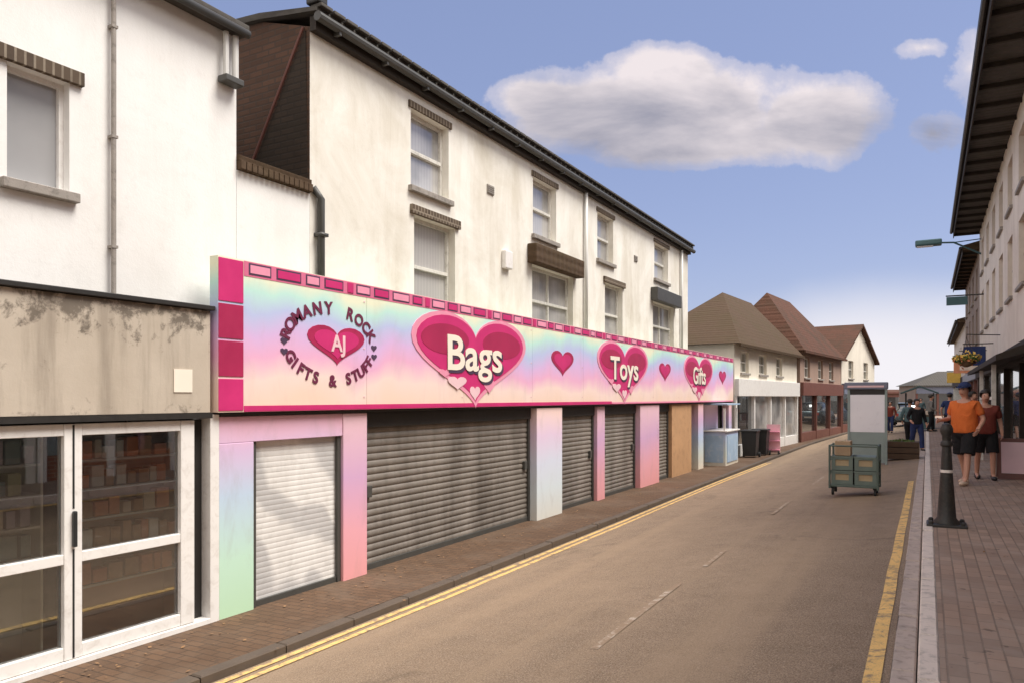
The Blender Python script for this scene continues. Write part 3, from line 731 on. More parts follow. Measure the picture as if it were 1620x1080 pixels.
lips(6.68, 2.86, .98, .46)
text_mesh('AJ', .27, 'lightpink', g, 'badge_lettering', facing_x(SX + .014, 6.7, 2.88), .003, .006)
for a in (173, 186, 355, 8):
    aa = R(a); yy, zz = LC[0] + .76 * math.cos(aa), LC[1] + .5 * math.sin(aa)
    m = MB(); m.prism(heart_pts(yy, zz - .06, .11, .08, SX + .001, 14), (.006, 0, 0)); m.build('small_heart', 'navy', g)
lips(12.95, 2.9, 1.0, .48); lips(19.35, 2.92, 1.0, .48); lips(25.75, 2.92, 1.0, .46)
def big_heart(cy, word):
    m = MB(); m.prism(heart_pts(cy, 2.79, 3.3, 1.42, SX + .0015, 56), (.008, 0, 0)); m.build('heart', 'pinkv', g)
    m = MB(); m.prism(heart_pts(cy, 2.81, 3.08, 1.28, SX + .006, 56), (.008, 0, 0)); m.build('heart', 'magenta', g)
    for dy, sc_ in ((-.82, 1), (.82, 1)):
        m = MB(); pts = [(SX + .009, cy + dy + .62 * math.cos(a * math.pi / 12), 3.1 + .22 * math.sin(a * math.pi / 12)) for a in range(24)]
        m.prism(pts, (.008, 0, 0)); m.build('heart_shine', 'crimson', g)
    for dy, dz, w, h, mt in ((-.52, -.4, .5, .2, 'lightpink'), (.4, -.44, .34, .22, 'pinkv'), (-.03, -.55, .3, .22, 'lightpink'), (-.85, -.26, .3, .12, 'pinkv')):
        m = MB(); m.prism(heart_pts(cy + dy, 2.86 + dz, w, h, SX + .0095, 24), (.008, 0, 0)); m.build('small_heart', mt, g)
    if word:
        text_mesh(word, .72, 'navy', g, 'heart_shadow_lettering', facing_x(SX + .0205, cy + .03, 2.85, 0, 1.28 if word != 'Gifts' else 1.05, 1), .002, .02)
        text_mesh(word, .72, 'whitev', g, 'heart_lettering', facing_x(SX + .0265, cy - .02, 2.885, 0, 1.28 if word != 'Gifts' else 1.05, 1), .003, .012)
    else:
        for r_, (zz, n_) in enumerate(((3.02, 6), (2.86, 7))):
            for q in range(n_): B('heart_lettering', 'lightpink', g, (SX + .016, SX + .022, cy - .75 + q * .25 - r_ * .12, cy - .75 + q * .25 - r_ * .12 + .16, zz, zz + .09))
big_heart(9.78, 'Bags'); big_heart(16.3, 'Toys'); big_heart(22.75, 'Gifts')

# ------------------------------------------------------------------ booth and street clutter on the left
bo = thing('painted_booth', 'pale blue and pink painted counter booth at the far end of the rainbow shop', 'booth', (-6.0, 25.2, 0))
B('body', 'pastelblue', bo, (-6.5, -5.72, 24.4, 26.2, -.05, 1.12), bev=.02)
B('front_panel', 'bluep', bo, (-6.4, -5.8, 24.385, 24.397, .12, 1.0), (-5.718, -5.7, 24.55, 26.05, .12, 1.0))
B('counter_top', 'whiteframe', bo, (-6.55, -5.66, 24.34, 26.26, 1.122, 1.17), bev=.01)
B('back_panel', 'pastelblue', bo, (-6.5, -6.42, 24.4, 26.2, 1.172, 2.0)); B('corner_post', 'whiteframe', bo, (-5.8, -5.74, 24.4, 24.46, 1.172, 1.9), (-5.8, -5.74, 26.14, 26.2, 1.172, 1.9))
B('canopy', 'bluep', bo, (-6.52, -5.66, 24.34, 26.26, 2.002, 2.05))
def bin_(x, y, z, label, w=.55):
    r = thing('wheelie_bin', label, 'bin', (x, y, z), 'wheeled bins by the far shop doorway')
    m = MB(); h = .95
    a = [(x - w / 2 + .05, y - .24, z + .06), (x + w / 2 - .05, y - .24, z + .06), (x + w / 2 - .05, y + .24, z + .06), (x - w / 2 + .05, y + .24, z + .06)]
    q = [(x - w / 2, y - .3, z + h), (x + w / 2, y - .3, z + h), (x + w / 2, y + .3, z + h), (x - w / 2, y + .3, z + h)]
    va = [m.bm.verts.new(p) for p in a]; vq = [m.bm.verts.new(p) for p in q]
    m.bm.faces.new(va[::-1]); m.bm.faces.new(vq)
    for i in range(4): m.bm.faces.new((va[i], va[(i + 1) % 4], vq[(i + 1) % 4], vq[i]))
    m.build('body', 'bin', r); B('lid', 'bin', r, (x - w / 2 - .03, x + w / 2 + .03, y - .34, y + .33, z + h + .003, z + h + .07), bev=.025)
    for sx in (-1, 1):
        m = MB().tube([(x + sx * (w / 2 - .02), y + .22, z + .1), (x + sx * (w / 2 + .04), y + .22, z + .1)], .1, 14); m.build('wheel', 'rubber', r)
    return r
bin_(-5.75, 28.4, .02, 'black wheelie bin nearest the painted booth')
bin_(-5.6, 29.6, .02, 'black wheelie bin standing behind the first bin beside the pink display rack')
ra = thing('display_rack', 'pink and white display rack outside the far white shop', 'rack', (-5.25, 30.2, .03))
B('back_board', 'lightpink', ra, (-5.5, -5.0, 30.24, 30.28, .1, 1.2)); B('shelf', 'pinkv', ra, *[(-5.5, -5.0, 29.95, 30.238, z, z + .04) for z in (.2, .55, .9)]); B('leg', 'bin', ra, (-5.5, -5.46, 29.95, 30.0, .0, .199), (-5.04, -5.0, 29.95, 30.0, .0, .199), (-5.5, -5.46, 30.24, 30.28, 0, .1), (-5.04, -5.0, 30.24, 30.28, 0, .1))

# ------------------------------------------------------------------ far left buildings
def far_house(name, label, loc, rot, ln, dep, eave, ridge, wall, roofm, hip, shop, wins, chim=True, gable=False, hip2=None, shopm='whiteframe', fasc='whiteframe', paneM='darkglass'):
    """local frame: facade on x=0 facing +x, y 0..ln"""
    h = thing(name, label, 'building')
    m = MB(); m.wall(0, 0, ln, 2.35, eave, [w[:4] for w in wins], .12, 1)
    m.poly([(0, 0, -.2), (-dep, 0, -.2), (-dep, 0, eave), (0, 0, eave)]); m.poly([(0, ln, -.2), (-dep, ln, -.2), (-dep, ln, eave), (0, ln, eave)])
    m.poly([(-dep, 0, -.2), (-dep, ln, -.2), (-dep, ln, eave), (-dep, 0, eave)])
    if gable: m.prism([(-.001, 0.0, eave), (-.001, ln, eave), (-.001, ln / 2, ridge)], (-.2, 0, 0))
    m.build('wall', wall, h)
    ov = .28; m = MB(); th = .1
    if gable:
        for y0, y1 in ((-ov, ln / 2), (ln + ov, ln / 2)):
            ze = eave - ov * (ridge - eave) / (ln / 2)
            m.prism([(ov, y0, ze), (ov, y1, ridge), (ov, y1, ridge + .14), (ov, y0, ze + .14)], (-dep - 2 * ov, 0, 0))
    else:
        hx = dep / 2; hy = hip
        A = [(ov, -ov, eave), (ov, ln + ov, eave), (-dep - ov, ln + ov, eave), (-dep - ov, -ov, eave)]
        r0, r1 = (-hx, hy, ridge), (-hx, ln - (hip2 or hy), ridge)
        m.poly([A[0], A[1], r1, r0]); m.poly([A[2], A[3], r0, r1]); m.poly([A[3], A[0], r0]); m.poly([A[1], A[2], r1]); m.poly([A[0], A[3], A[2], A[1]])
        m.box(ov - .05, ov + .05, -ov, ln + ov, eave - .12, eave - .005)
    rf = m.build('roof', roofm, h)
    if chim:
        cy_ = chim if chim is not True else ln * .7
        mm = MB(); mm.box(-dep / 2 - .35, -dep / 2 + .35, cy_, cy_ + .6, ridge - .4, ridge + .75).box(-dep / 2 - .4, -dep / 2 + .4, cy_ - .05, cy_ + .65, ridge + .752, ridge + .85)
        mm.build('chimney', 'brickfar', rf)
    for w in wins: window(h, 0, 1, *w[:4], depth=.12, mull=1, pane='darkglass' if len(w) < 5 else w[4])
    # shopfront
    B('shop_fascia', fasc, h, (-.1, .16, .05, ln - .05, 2.3, 2.95), bev=.01)
    m = MB(); n = shop; st = ln / n; slab = []
    for i in range(n + 1):
        c = min(max(i * st, .08), ln - .08); m.box(-.1, .06, c - .08, c + .08, -.2, 2.298)
    for i in range(n): m.box(-.1, .04, i * st + .081, (i + 1) * st - .081, -.2, .45)
    sf_ = m.build('shop_window', shopm, h)
    for i in range(n): B('pane', paneM if i != 0 else 'darkglass', sf_, (-.08, -.06, i * st + .05, (i + 1) * st - .05, .44, 2.3))
    h.location = loc; h.rotation_euler.z = rot
    return h
fa = far_house('cream_shop_house', 'low cream shop house with mossy brown hipped roof beyond the rainbow sign', (-6.25, 28.0, 0), R(-4), 10.2, 3.9, 4.25, 6.85, 'whitefar', 'tile', 4.8, 4,
    [(.8, 1.9, 3.2, 4.0), (3.4, 4.6, 3.2, 4.0), (6.2, 7.3, 3.2, 4.0)], chim=False, hip2=.9, paneM='netglass')
B('shop_door', 'darkwood', fa, (-.05, -.02, .1, .9, -.1, 2.2)) if False else None
fb = far_house('brick_roof_house', 'oxblood red shop under the taller red tiled roof', (-5.45, 38.6, .05), R(-5), 10.2, 4.4, 4.5, 7.75, 'pinkfar', 'tilered', 2.2, 3,
    [(.9, 2.1, 3.2, 4.2), (4, 5.2, 3.2, 4.2), (6.8, 8, 3.2, 4.2)], chim=False, hip2=3.2, shopm='brownp', fasc='brownp', paneM='darkglass')
fc = far_house('gabled_white_house', 'white gable fronted house with dark verge past the oxblood shop', (-4.55, 49.0, .15), R(-9), 8.5, 7, 4.5, 6.7, 'whitefar', 'tilered', 0, 3,
    [(1.6, 2.8, 3.3, 4.4), (5.4, 6.6, 3.3, 4.4)], chim=False, gable=True, shopm='brownp', fasc='bluegrey', paneM='darkglass')
fd = far_house('grey_brown_house', 'grey brown roofed house closing the far end of the street', (-.9, 74, .3), R(-76), 7, 6, 3.0, 4.3, 'brownfar', 'slate', 2.5, 4, [(1, 2, 2.5, 2.95), (4.6, 5.6, 2.5, 2.95)], chim=False, shopm='brownp', fasc='bluegrey', paneM='darkglass')
fe = far_house('pink_terrace', 'low pinkish terrace in the distance left of the street end', (-14, 104, 0.0), R(-80), 14, 8, 2.75, 3.3, 'pinkfar', 'tilered', 2, 5, [(3, 4, 2.4, 2.7), (9, 10, 2.4, 2.7)], chim=False, shopm='brownp', fasc='brownp', paneM='darkglass')
# ------------------------------------------------------------------ right side terrace
XR = 1.8
def right_house(name, label, y0, y1, z1, wall, wins, over, soff, shopzs, roofm='slate', ridge=1.3, pane='darkglass'):
    h = thing(name, label, 'building', (4, (y0 + y1) / 2, .6))
    m = MB(); m.wall(XR, y0, y1, 3.3, z1, wins, .12, -1)
    for y in (y0, y1): m.poly([(XR, y, .3), (10, y, .3), (10, y, z1), (XR, y, z1)])
    m.poly([(10, y0, .3), (10, y1, .3), (10, y1, z1), (10, y0, z1)])
    m.build('wall', wall, h)
    m = MB(); xo = XR - over
    m.prism([(xo, y0 - .02, z1), (10, y0 - .02, z1), (5.9, y0 - .02, z1 + ridge), (xo, y0 - .02, z1 + .2)], (0, y1 - y0 + .04, 0))
    m.build('roof', roofm, h)
    B('fascia_board', 'darkwood', h, (xo - .03, xo - .002, y0 + .01, y1 - .01, z1 - .16, z1 + .2))
    if over > .5:
        y = y0 + .5
        while y < y1: B('eave_bracket', soff, h, (xo, XR - .002, y, y + .07, z1 - .1, z1 - .003)); y += 1.15
    m = MB().tube([(xo - .09, y0, z1 + .1), (xo - .09, y1, z1 + .08)], .06, 8); m.build('gutter', 'dark', h)
    for w in wins: window(h, XR, -1, *w, depth=.12, mull=1, pane=pane, frame='brownp' if over > .5 else 'oldframe')
    return h
def ladder(y0, y1, n, w, rows):
    out = []
    st = (y1 - y0) / n
    for i in range(n):
        c = y0 + st * (i + .5)
        for z0, z1 in rows: out.append((round(c - w / 2, 3), round(c + w / 2, 3), z0, z1))
    return out
def right_shop(h, y0, y1, n, frame, fasc, riser, zf=(3.0, 3.4), pane='darkglass'):
    m = MB(); st = (y1 - y0) / n
    B('shop_fascia', fasc, h, (XR - .14, XR + .1, y0 + .02, y1 - .02, zf[0], zf[1] - .003), bev=.008)
    for i in range(n + 1):
        c = min(max(y0 + i * st, y0 + .09), y1 - .09); m.box(XR - .05, XR + .12, c - .08, c + .08, .4, zf[0] - .002, bev=.006)
    sw = m.build('shop_window', frame, h)
    for i in range(n):
        a, c = y0 + i * st + .08, y0 + (i + 1) * st - .08
        B('stall_riser', riser, sw, (XR, XR + .12, a, c, .4, 1.15)); B('pane', pane, sw, (XR + .05, XR + .06, a, c, 1.15, zf[0]))
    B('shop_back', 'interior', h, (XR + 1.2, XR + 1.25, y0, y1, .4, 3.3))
r0 = right_house('red_brick_building', 'red brick shop building opposite the white building reflected in its glass', -7, 11.9, 7.6, 'brickR', ladder(-6, 11.5, 6, 1.1, [(4.2, 5.7), (6.2, 7.3)]), .3, 'darkwood', None)
right_shop(r0, -7, 7.6, 5, 'oldframe', 'ply', 'ply'); right_shop(r0, 7.62, 11.9, 3, 'whiteframe', 'brickR', 'brickR')
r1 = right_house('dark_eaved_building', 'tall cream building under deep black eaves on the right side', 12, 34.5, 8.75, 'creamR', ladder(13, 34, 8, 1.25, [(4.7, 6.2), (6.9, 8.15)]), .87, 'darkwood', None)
right_shop(r1, 12, 34.5, 6, 'darkwood', 'darkwood', 'brownp')
m = MB(); m.prism([(XR - .02, 15.5, 3.3), (XR - .75, 15.5, 3.0), (XR - .75, 15.5, 2.9), (XR - .02, 15.5, 3.1)], (0, 10.5, 0)); m.build('shop_canopy', 'darkwood', r1)
r2 = right_house('brown_brick_building', 'dark brown brick building beyond the deep black eaves', 34.6, 47, 8.1, 'brownfar', ladder(35, 46.5, 4, 1.2, [(4.5, 5.9), (6.4, 7.6)]), .55, 'darkwood', None, 'tile')
right_shop(r2, 34.6, 47, 4, 'brownp', 'bluegrey', 'brownp')
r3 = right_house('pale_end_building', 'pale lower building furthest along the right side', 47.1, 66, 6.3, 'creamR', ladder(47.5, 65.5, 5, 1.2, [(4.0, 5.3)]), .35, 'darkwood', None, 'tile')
right_shop(r3, 47.1, 66, 5, 'oldframe', 'darkwood', 'brownp')
for yy, nm in ((19.2, 'white_post'), (21.6, 'white_post')):
    pass
fp = thing('shop_frame_post', 'pair of white canopy posts in front of the dark shop', 'post', (1.2, 20.5, .66))
B('post', 'oldframe', fp, (1.16, 1.24, 18.2, 18.28, .62, 2.93)); B('post', 'oldframe', fp, (1.16, 1.24, 22.2, 22.28, .62, 2.93)); B('rail', 'oldframe', fp, (1.17, 1.23, 18.281, 22.199, 2.2, 2.27))
ab = thing('pavement_board', 'pink and black folding pavement board outside the dark shop on the right', 'pavement sign', (1.5, 17.3, .67))
m = MB(); m.prism([(1.2, 17.2, .67), (1.72, 17.2, .67), (1.72, 17.38, 1.45), (1.2, 17.38, 1.45)], (0, .03, 0)); m.build('front_board', 'brownp', ab)
m = MB(); m.prism([(1.2, 17.62, .67), (1.72, 17.62, .67), (1.72, 17.42, 1.45), (1.2, 17.42, 1.45)], (0, .03, 0)); m.build('rear_board', 'brownp', ab)
m = MB(); m.prism([(1.26, 17.215, .78), (1.66, 17.215, .78), (1.66, 17.35, 1.38), (1.26, 17.35, 1.38)], (0, .004, 0)); m.build('poster', 'lightpink', ab)

# bracket lamp, bracket sign and hanging basket
bl = thing('bracket_lamp', 'dark teal flat lantern on a long wall bracket high over the street', 'wall lamp', (1.25, 33.5, 7.9))
m = MB().tube([(1.85, 33.5, 7.7), (.9, 33.5, 8.25), (.3, 33.5, 8.3)], .035, 8).tube([(1.8, 33.5, 8.3), (.9, 33.5, 8.25)], .02, 6); m.build('bracket', 'teal', bl)
m = MB().box(-.42, .5, 33.25, 33.75, 8.2, 8.42, bev=.05); m.build('lamp_head', 'teal', bl); B('lens', 'poster', bl, (-.36, .2, 33.36, 33.64, 8.17, 8.199), bev=.01)
bs = thing('bracket_sign', 'small dark projecting sign on an iron bracket below the lantern', 'sign', (1.2, 32, 5.7))
m = MB().tube([(1.85, 32, 6.0), (.6, 32, 6.0)], .025, 8); m.build('bracket', 'iron', bs); B('board', 'teal', bs, (.62, 1.3, 31.97, 32.03, 5.65, 5.96), bev=.01)
hb = thing('hanging_basket', 'hanging basket of yellow and orange flowers on the right building', 'flower basket', (.98, 25, 3.2))
m = MB().lathe([(.04, 0), (.16, .06), (.24, .18), (.26, .25)], .98, 25, 3.12, 16); m.build('basket', 'wicker', hb, True)
m = MB().tube([(1.85, 25, 4.0), (.98, 25, 4.05), (.98, 25, 3.95)], .015, 6)
for a in range(3): m.tube([(.98, 25, 3.95), (.98 + .25 * math.cos(a * 2.1), 25 + .25 * math.sin(a * 2.1), 3.37)], .006, 4)
m.build('bracket', 'iron', hb)
def blobs(name, mat, par, c, n, rr, zs, size, seed):
    rd = random.Random(seed); m = MB()
    for i in range(n):
        a, q = rd.uniform(0, 6.28), rr * math.sqrt(rd.random()); p = Vector((c[0] + q * math.cos(a), c[1] + q * math.sin(a), c[2] + rd.uniform(*zs) * (1.2 - q / rr)))
        d = Vector((rd.uniform(-1, 1), rd.uniform(-1, 1), rd.uniform(-.3, 1))).normalized(); e = d.cross(Vector((rd.random(), rd.random(), .3))).normalized(); f_ = d.cross(e)
        k_ = size * rd.uniform(.6, 1.3)
        m.poly([p + e * k_, p + f_ * k_ * .6, p - e * k_, p - f_ * k_ * .6])
    return m.build(name, mat, par)
blobs('foliage', 'leafgreen', hb, (.98, 25, 3.36), 260, .34, (-.22, .16), .06, 3); blobs('flowers', 'flower', hb, (.98, 25, 3.4), 150, .36, (-.25, .2), .05, 5); blobs('flowers', 'flowero', hb, (.98, 25, 3.36), 60, .36, (-.3, .1), .045, 6)

# ------------------------------------------------------------------ bollard
bx, by, bz = .21, 10.7, .655
bd = thing('bollard', 'black cast iron bollard with a white band on the right kerb', 'bollard', (bx, by, bz))
m = MB().lathe([(.15, .0), (.145, .05), (.105, .1), (.092, .3), (.07, .62), (.052, .98), (.07, 1.0), (.07, 1.03), (.05, 1.06), (.052, 1.12), (.072, 1.17), (.072, 1.21), (.05, 1.26), (.012, 1.28)], bx, by, bz, 20)
o = m.build('post', 'iron', bd); smooth_edges(o)
m = MB().lathe([(.071, 0), (.07, .035)], bx, by, bz + .66, 20); m.build('band', 'reflect', bd)
m = MB().box(bx - .22, bx + .22, by - .2, by + .2, bz - .02, bz + .03, bev=.012); m.build('base_plate', 'iron', bd)
for sx in (-1, 1):
    for sy in (-1, 1):
        m = MB(); m.lathe([(.028, 0), (.028, .028), (.015, .04)], bx + sx * .17, by + sy * .15, bz + .03, 6); m.build('bolt', 'iron', bd)
# ------------------------------------------------------------------ trolley with crates
tx, ty, tz = -1.2, 15.45, zg(-1.2) + .01
tr = thing('cage_trolley', 'green metal cage trolley stacked with crates in the road', 'trolley', (tx, ty, tz))
m = MB(); hw, hd = .41, .32
m.box(tx - hw, tx + hw, ty - hd, ty + hd, tz + .16, tz + .2, bev=.008); m.build('deck', 'green', tr)
m = MB()
for sx in (-1, 1):
    for sy in (-1, 1): m.tube([(tx + sx * hw, ty + sy * hd, tz + .13), (tx + sx * hw, ty + sy * hd, tz + .95)], .02, 8)
    for z in (.4, .66, .93): m.tube([(tx + sx * hw, ty - hd, tz + z), (tx + sx * hw, ty + hd, tz + z)], .014, 6)
for z in (.4, .66, .93): m.tube([(tx - hw, ty + hd, tz + z), (tx + hw, ty + hd, tz + z)], .014, 6)
m.tube([(tx - hw, ty - hd, tz + .93), (tx + hw, ty - hd, tz + .93)], .018, 6)
m.build('cage', 'green', tr)
for sx in (-1, 1):
    for sy in (-1, 1):
        m = MB().tube([(tx + sx * (hw - .05) - .02, ty + sy * (hd - .06), tz + .065), (tx + sx * (hw - .05) + .02, ty + sy * (hd - .06), tz + .065)], .065, 14)
        m.box(tx + sx * (hw - .05) - .035, tx + sx * (hw - .05) + .035, ty + sy * (hd - .06) - .03, ty + sy * (hd - .06) + .03, tz + .125, tz + .159)
        m.build('castor', 'rubber', tr)
def crate(cx, z, label, top=False):
    r = thing('crate', label, 'crate', (cx, ty, z), 'green crates on the cage trolley')
    w, d, h = .186, .27, .26
    m = MB(); t_ = .02
    m.box(cx - w, cx + w, ty - d, ty + d, z, z + t_)
    for y_ in (-d, d - t_):  # long front and back with hand opening
        m.box(cx - w, cx + w, ty + y_, ty + y_ + t_, z + t_, z + .08); m.box(cx - w, cx + w, ty + y_, ty + y_ + t_, z + .2, z + h)
        m.box(cx - w, cx - w + .07, ty + y_, ty + y_ + t_, z + .08, z + .2); m.box(cx + w - .07, cx + w, ty + y_, ty + y_ + t_, z + .08, z + .2)
    for x_ in (-w, w - t_): m.box(cx + x_, cx + x_ + t_, ty - d + t_, ty + d - t_, z + t_, z + h)
    m.box(cx - w - .008, cx + w + .008, ty - d - .008, ty + d + .008, z + h - .03, z + h) if not top else None
    m.build('crate_shell', 'crate', r)
    m = MB(); m.box(cx - w + .03, cx + w - .03, ty - d + .022, ty + d - .022, z + .03, z + .215, bev=.03); m.build('contents', 'beige', r)
z1 = tz + .203; z2 = z1 + .27
crate(tx - .2, z1, 'lower left green crate of beige goods on the trolley'); crate(tx + .2, z1, 'lower right green crate of beige goods on the trolley')
crate(tx - .2, z2, 'upper left green crate under the cardboard box', False); crate(tx + .2, z2, 'upper right green crate of beige goods on the trolley', False)
cb = thing('cardboard_box', 'brown cardboard box standing on top of the left crates', 'box', (tx - .2, ty, z2 + .265))
B('carton', 'card', cb, (tx - .33, tx - .06, ty - .2, ty + .2, z2 + .268, z2 + .54), bev=.006); B('tape', 'beige', cb, (tx - .22, tx - .17, ty - .201, ty + .201, z2 + .5405, z2 + .5435))
# ------------------------------------------------------------------ advert panel, planter, car
ax, ay, az = -1.42, 22.4, zg(-1.42)
ad = thing('advert_panel', 'tall free standing panel with a lilac white poster behind the trolley', 'display panel', (ax, ay, az))
B('post', 'greygreen', ad, (ax - .5, ax - .44, ay - .06, ay + .06, az - .02, az + 2.1), (ax + .42, ax + .48, ay - .06, ay + .06, az - .02, az + 2.1), bev=.006)
B('header', 'bluegrey', ad, (ax - .58, ax + .5, ay - .1, ay + .1, az + 2.102, az + 2.29), bev=.02); B('header_stripe', 'lightpink', ad, (ax - .5, ax + .4, ay - .106, ay - .1, az + 2.15, az + 2.2))
B('poster', 'poster', ad, (ax - .435, ax + .415, ay - .045, ay + .03, az + .93, az + 1.95)); B('lower_panel', 'greygreen', ad, (ax - .436, ax + .416, ay - .05, ay + .05, az + .1, az + .925)); B('upper_band', 'dark', ad, (ax - .436, ax + .416, ay - .03, ay + .03, az + 1.952, az + 2.1))
px, py, pz = -.62, 24, zg(-.62)
pn = thing('timber_planter', 'low brown timber planter beside the lilac panel', 'planter', (px, py, pz))
m = MB()
for z in (.03, .2, .37): m.box(px - .42, px + .42, py - .35, py + .35, pz + z, pz + z + .155, bev=.012)
m.build('planter_box', 'brownwood', pn); blobs('foliage', 'leafgreen', pn, (px, py, pz + .5), 160, .36, (-.02, .08), .05, 9)
cx, cy, cz = -1.1, 54, zg(-1.1)
car = thing('parked_car', 'small teal grey hatchback parked far down the street', 'car', (cx, cy, cz))
def loft(secs, mat, name, par):
    m = MB(); rings = []
    for y, w0, w1, z0, z1 in secs:
        rings.append([m.bm.verts.new((cx + a, cy + y, cz + z)) for a, z in ((-w0, z0), (-w0, z0 + (z1 - z0) * .5), (-w1, z1), (w1, z1), (w0, z0 + (z1 - z0) * .5), (w0, z0))])
    for q, w in zip(rings, rings[1:]):
        for k_ in range(6): m.bm.faces.new((q[k_], q[(k_ + 1) % 6], w[(k_ + 1) % 6], w[k_]))
    m.bm.faces.new(rings[0]); m.bm.faces.new(rings[-1][::-1])
    o = m.build(name, mat, par); smooth_edges(o, 50); return o
bod = loft([(0, .72, .68, .3, .8), (.12, .8, .76, .22, .92), (.8, .83, .78, .2, .94), (2.6, .83, .78, .2, .92), (3.4, .8, .7, .2, .8), (3.75, .7, .6, .28, .66)], 'carpaint', 'body', car)
loft([(.1, .7, .58, .9, .95), (.5, .72, .56, .9, 1.45), (1.7, .72, .57, .9, 1.48), (2.6, .7, .62, .88, .95)], 'darkglass', 'glasshouse', car)
loft([(.46, .58, .54, 1.44, 1.47), (1.7, .59, .55, 1.47, 1.51), (1.85, .58, .54, 1.43, 1.46)], 'carpaint', 'roof', car)
for sx in (-1, 1):
    B('tail_light', 'lens', car, (cx + sx * .62 - .09, cx + sx * .62 + .09, cy - .02, cy + .1, cz + .62, cz + .8), bev=.01)
    for yy in (.6, 3.0):
        m = MB().tube([(cx + sx * .7, cy + yy, cz + .3), (cx + sx * .86, cy + yy, cz + .3)], .3, 18); w_ = m.build('wheel', 'rubber', car)
B('number_plate', 'whitev', car, (cx - .26, cx + .26, cy - .03, cy - .01, cz + .42, cz + .53)); B('bumper', 'bin', car, (cx - .72, cx + .72, cy - .06, cy + .1, cz + .28, cz + .4), bev=.03)

# ------------------------------------------------------------------ people
def skin(name, chains, mat, parent, sub=2, root=0):
    """chains: list of (points, radii); first point of later chains may equal an existing vertex"""
    vs, rs, es = [], [], []
    def vid(p, r):
        for i, q in enumerate(vs):
            if (Vector(p) - Vector(q)).length < 1e-5: return i
        vs.append(tuple(p)); rs.append(r); return len(vs) - 1
    for pts, rad in chains:
        pr = None
        for p, r in zip(pts, rad):
            i = vid(p, r)
            if pr is not None and pr != i: es.append((pr, i))
            pr = i
    me = bpy.data.meshes.new(name); me.from_pydata(vs, es, [])
    ob = bpy.data.objects.new(name, me); C.objects.link(ob)
    sm = ob.modifiers.new('s', 'SKIN'); sm.use_smooth_shade = True
    for i, d in enumerate(me.skin_vertices[0].data):
        r = rs[i]; d.radius = r if isinstance(r, tuple) else (r, r); d.use_root = (i == root)
    ss = ob.modifiers.new('u', 'SUBSURF'); ss.levels = sub; ss.render_levels = sub
    nm = bpy.data.meshes.new_from_object(ob.evaluated_get(bpy.context.evaluated_depsgraph_get()))
    bpy.data.objects.remove(ob); bpy.data.meshes.remove(me)
    nm.name = name; nm.materials.clear(); nm.materials.append(M[mat])
    for p in nm.polygons: p.use_smooth = True
    o = bpy.data.objects.new(name, nm); C.objects.link(o); ORG[o.name] = Vector((0, 0, 0))
    if parent is not None: o.parent = parent
    return o
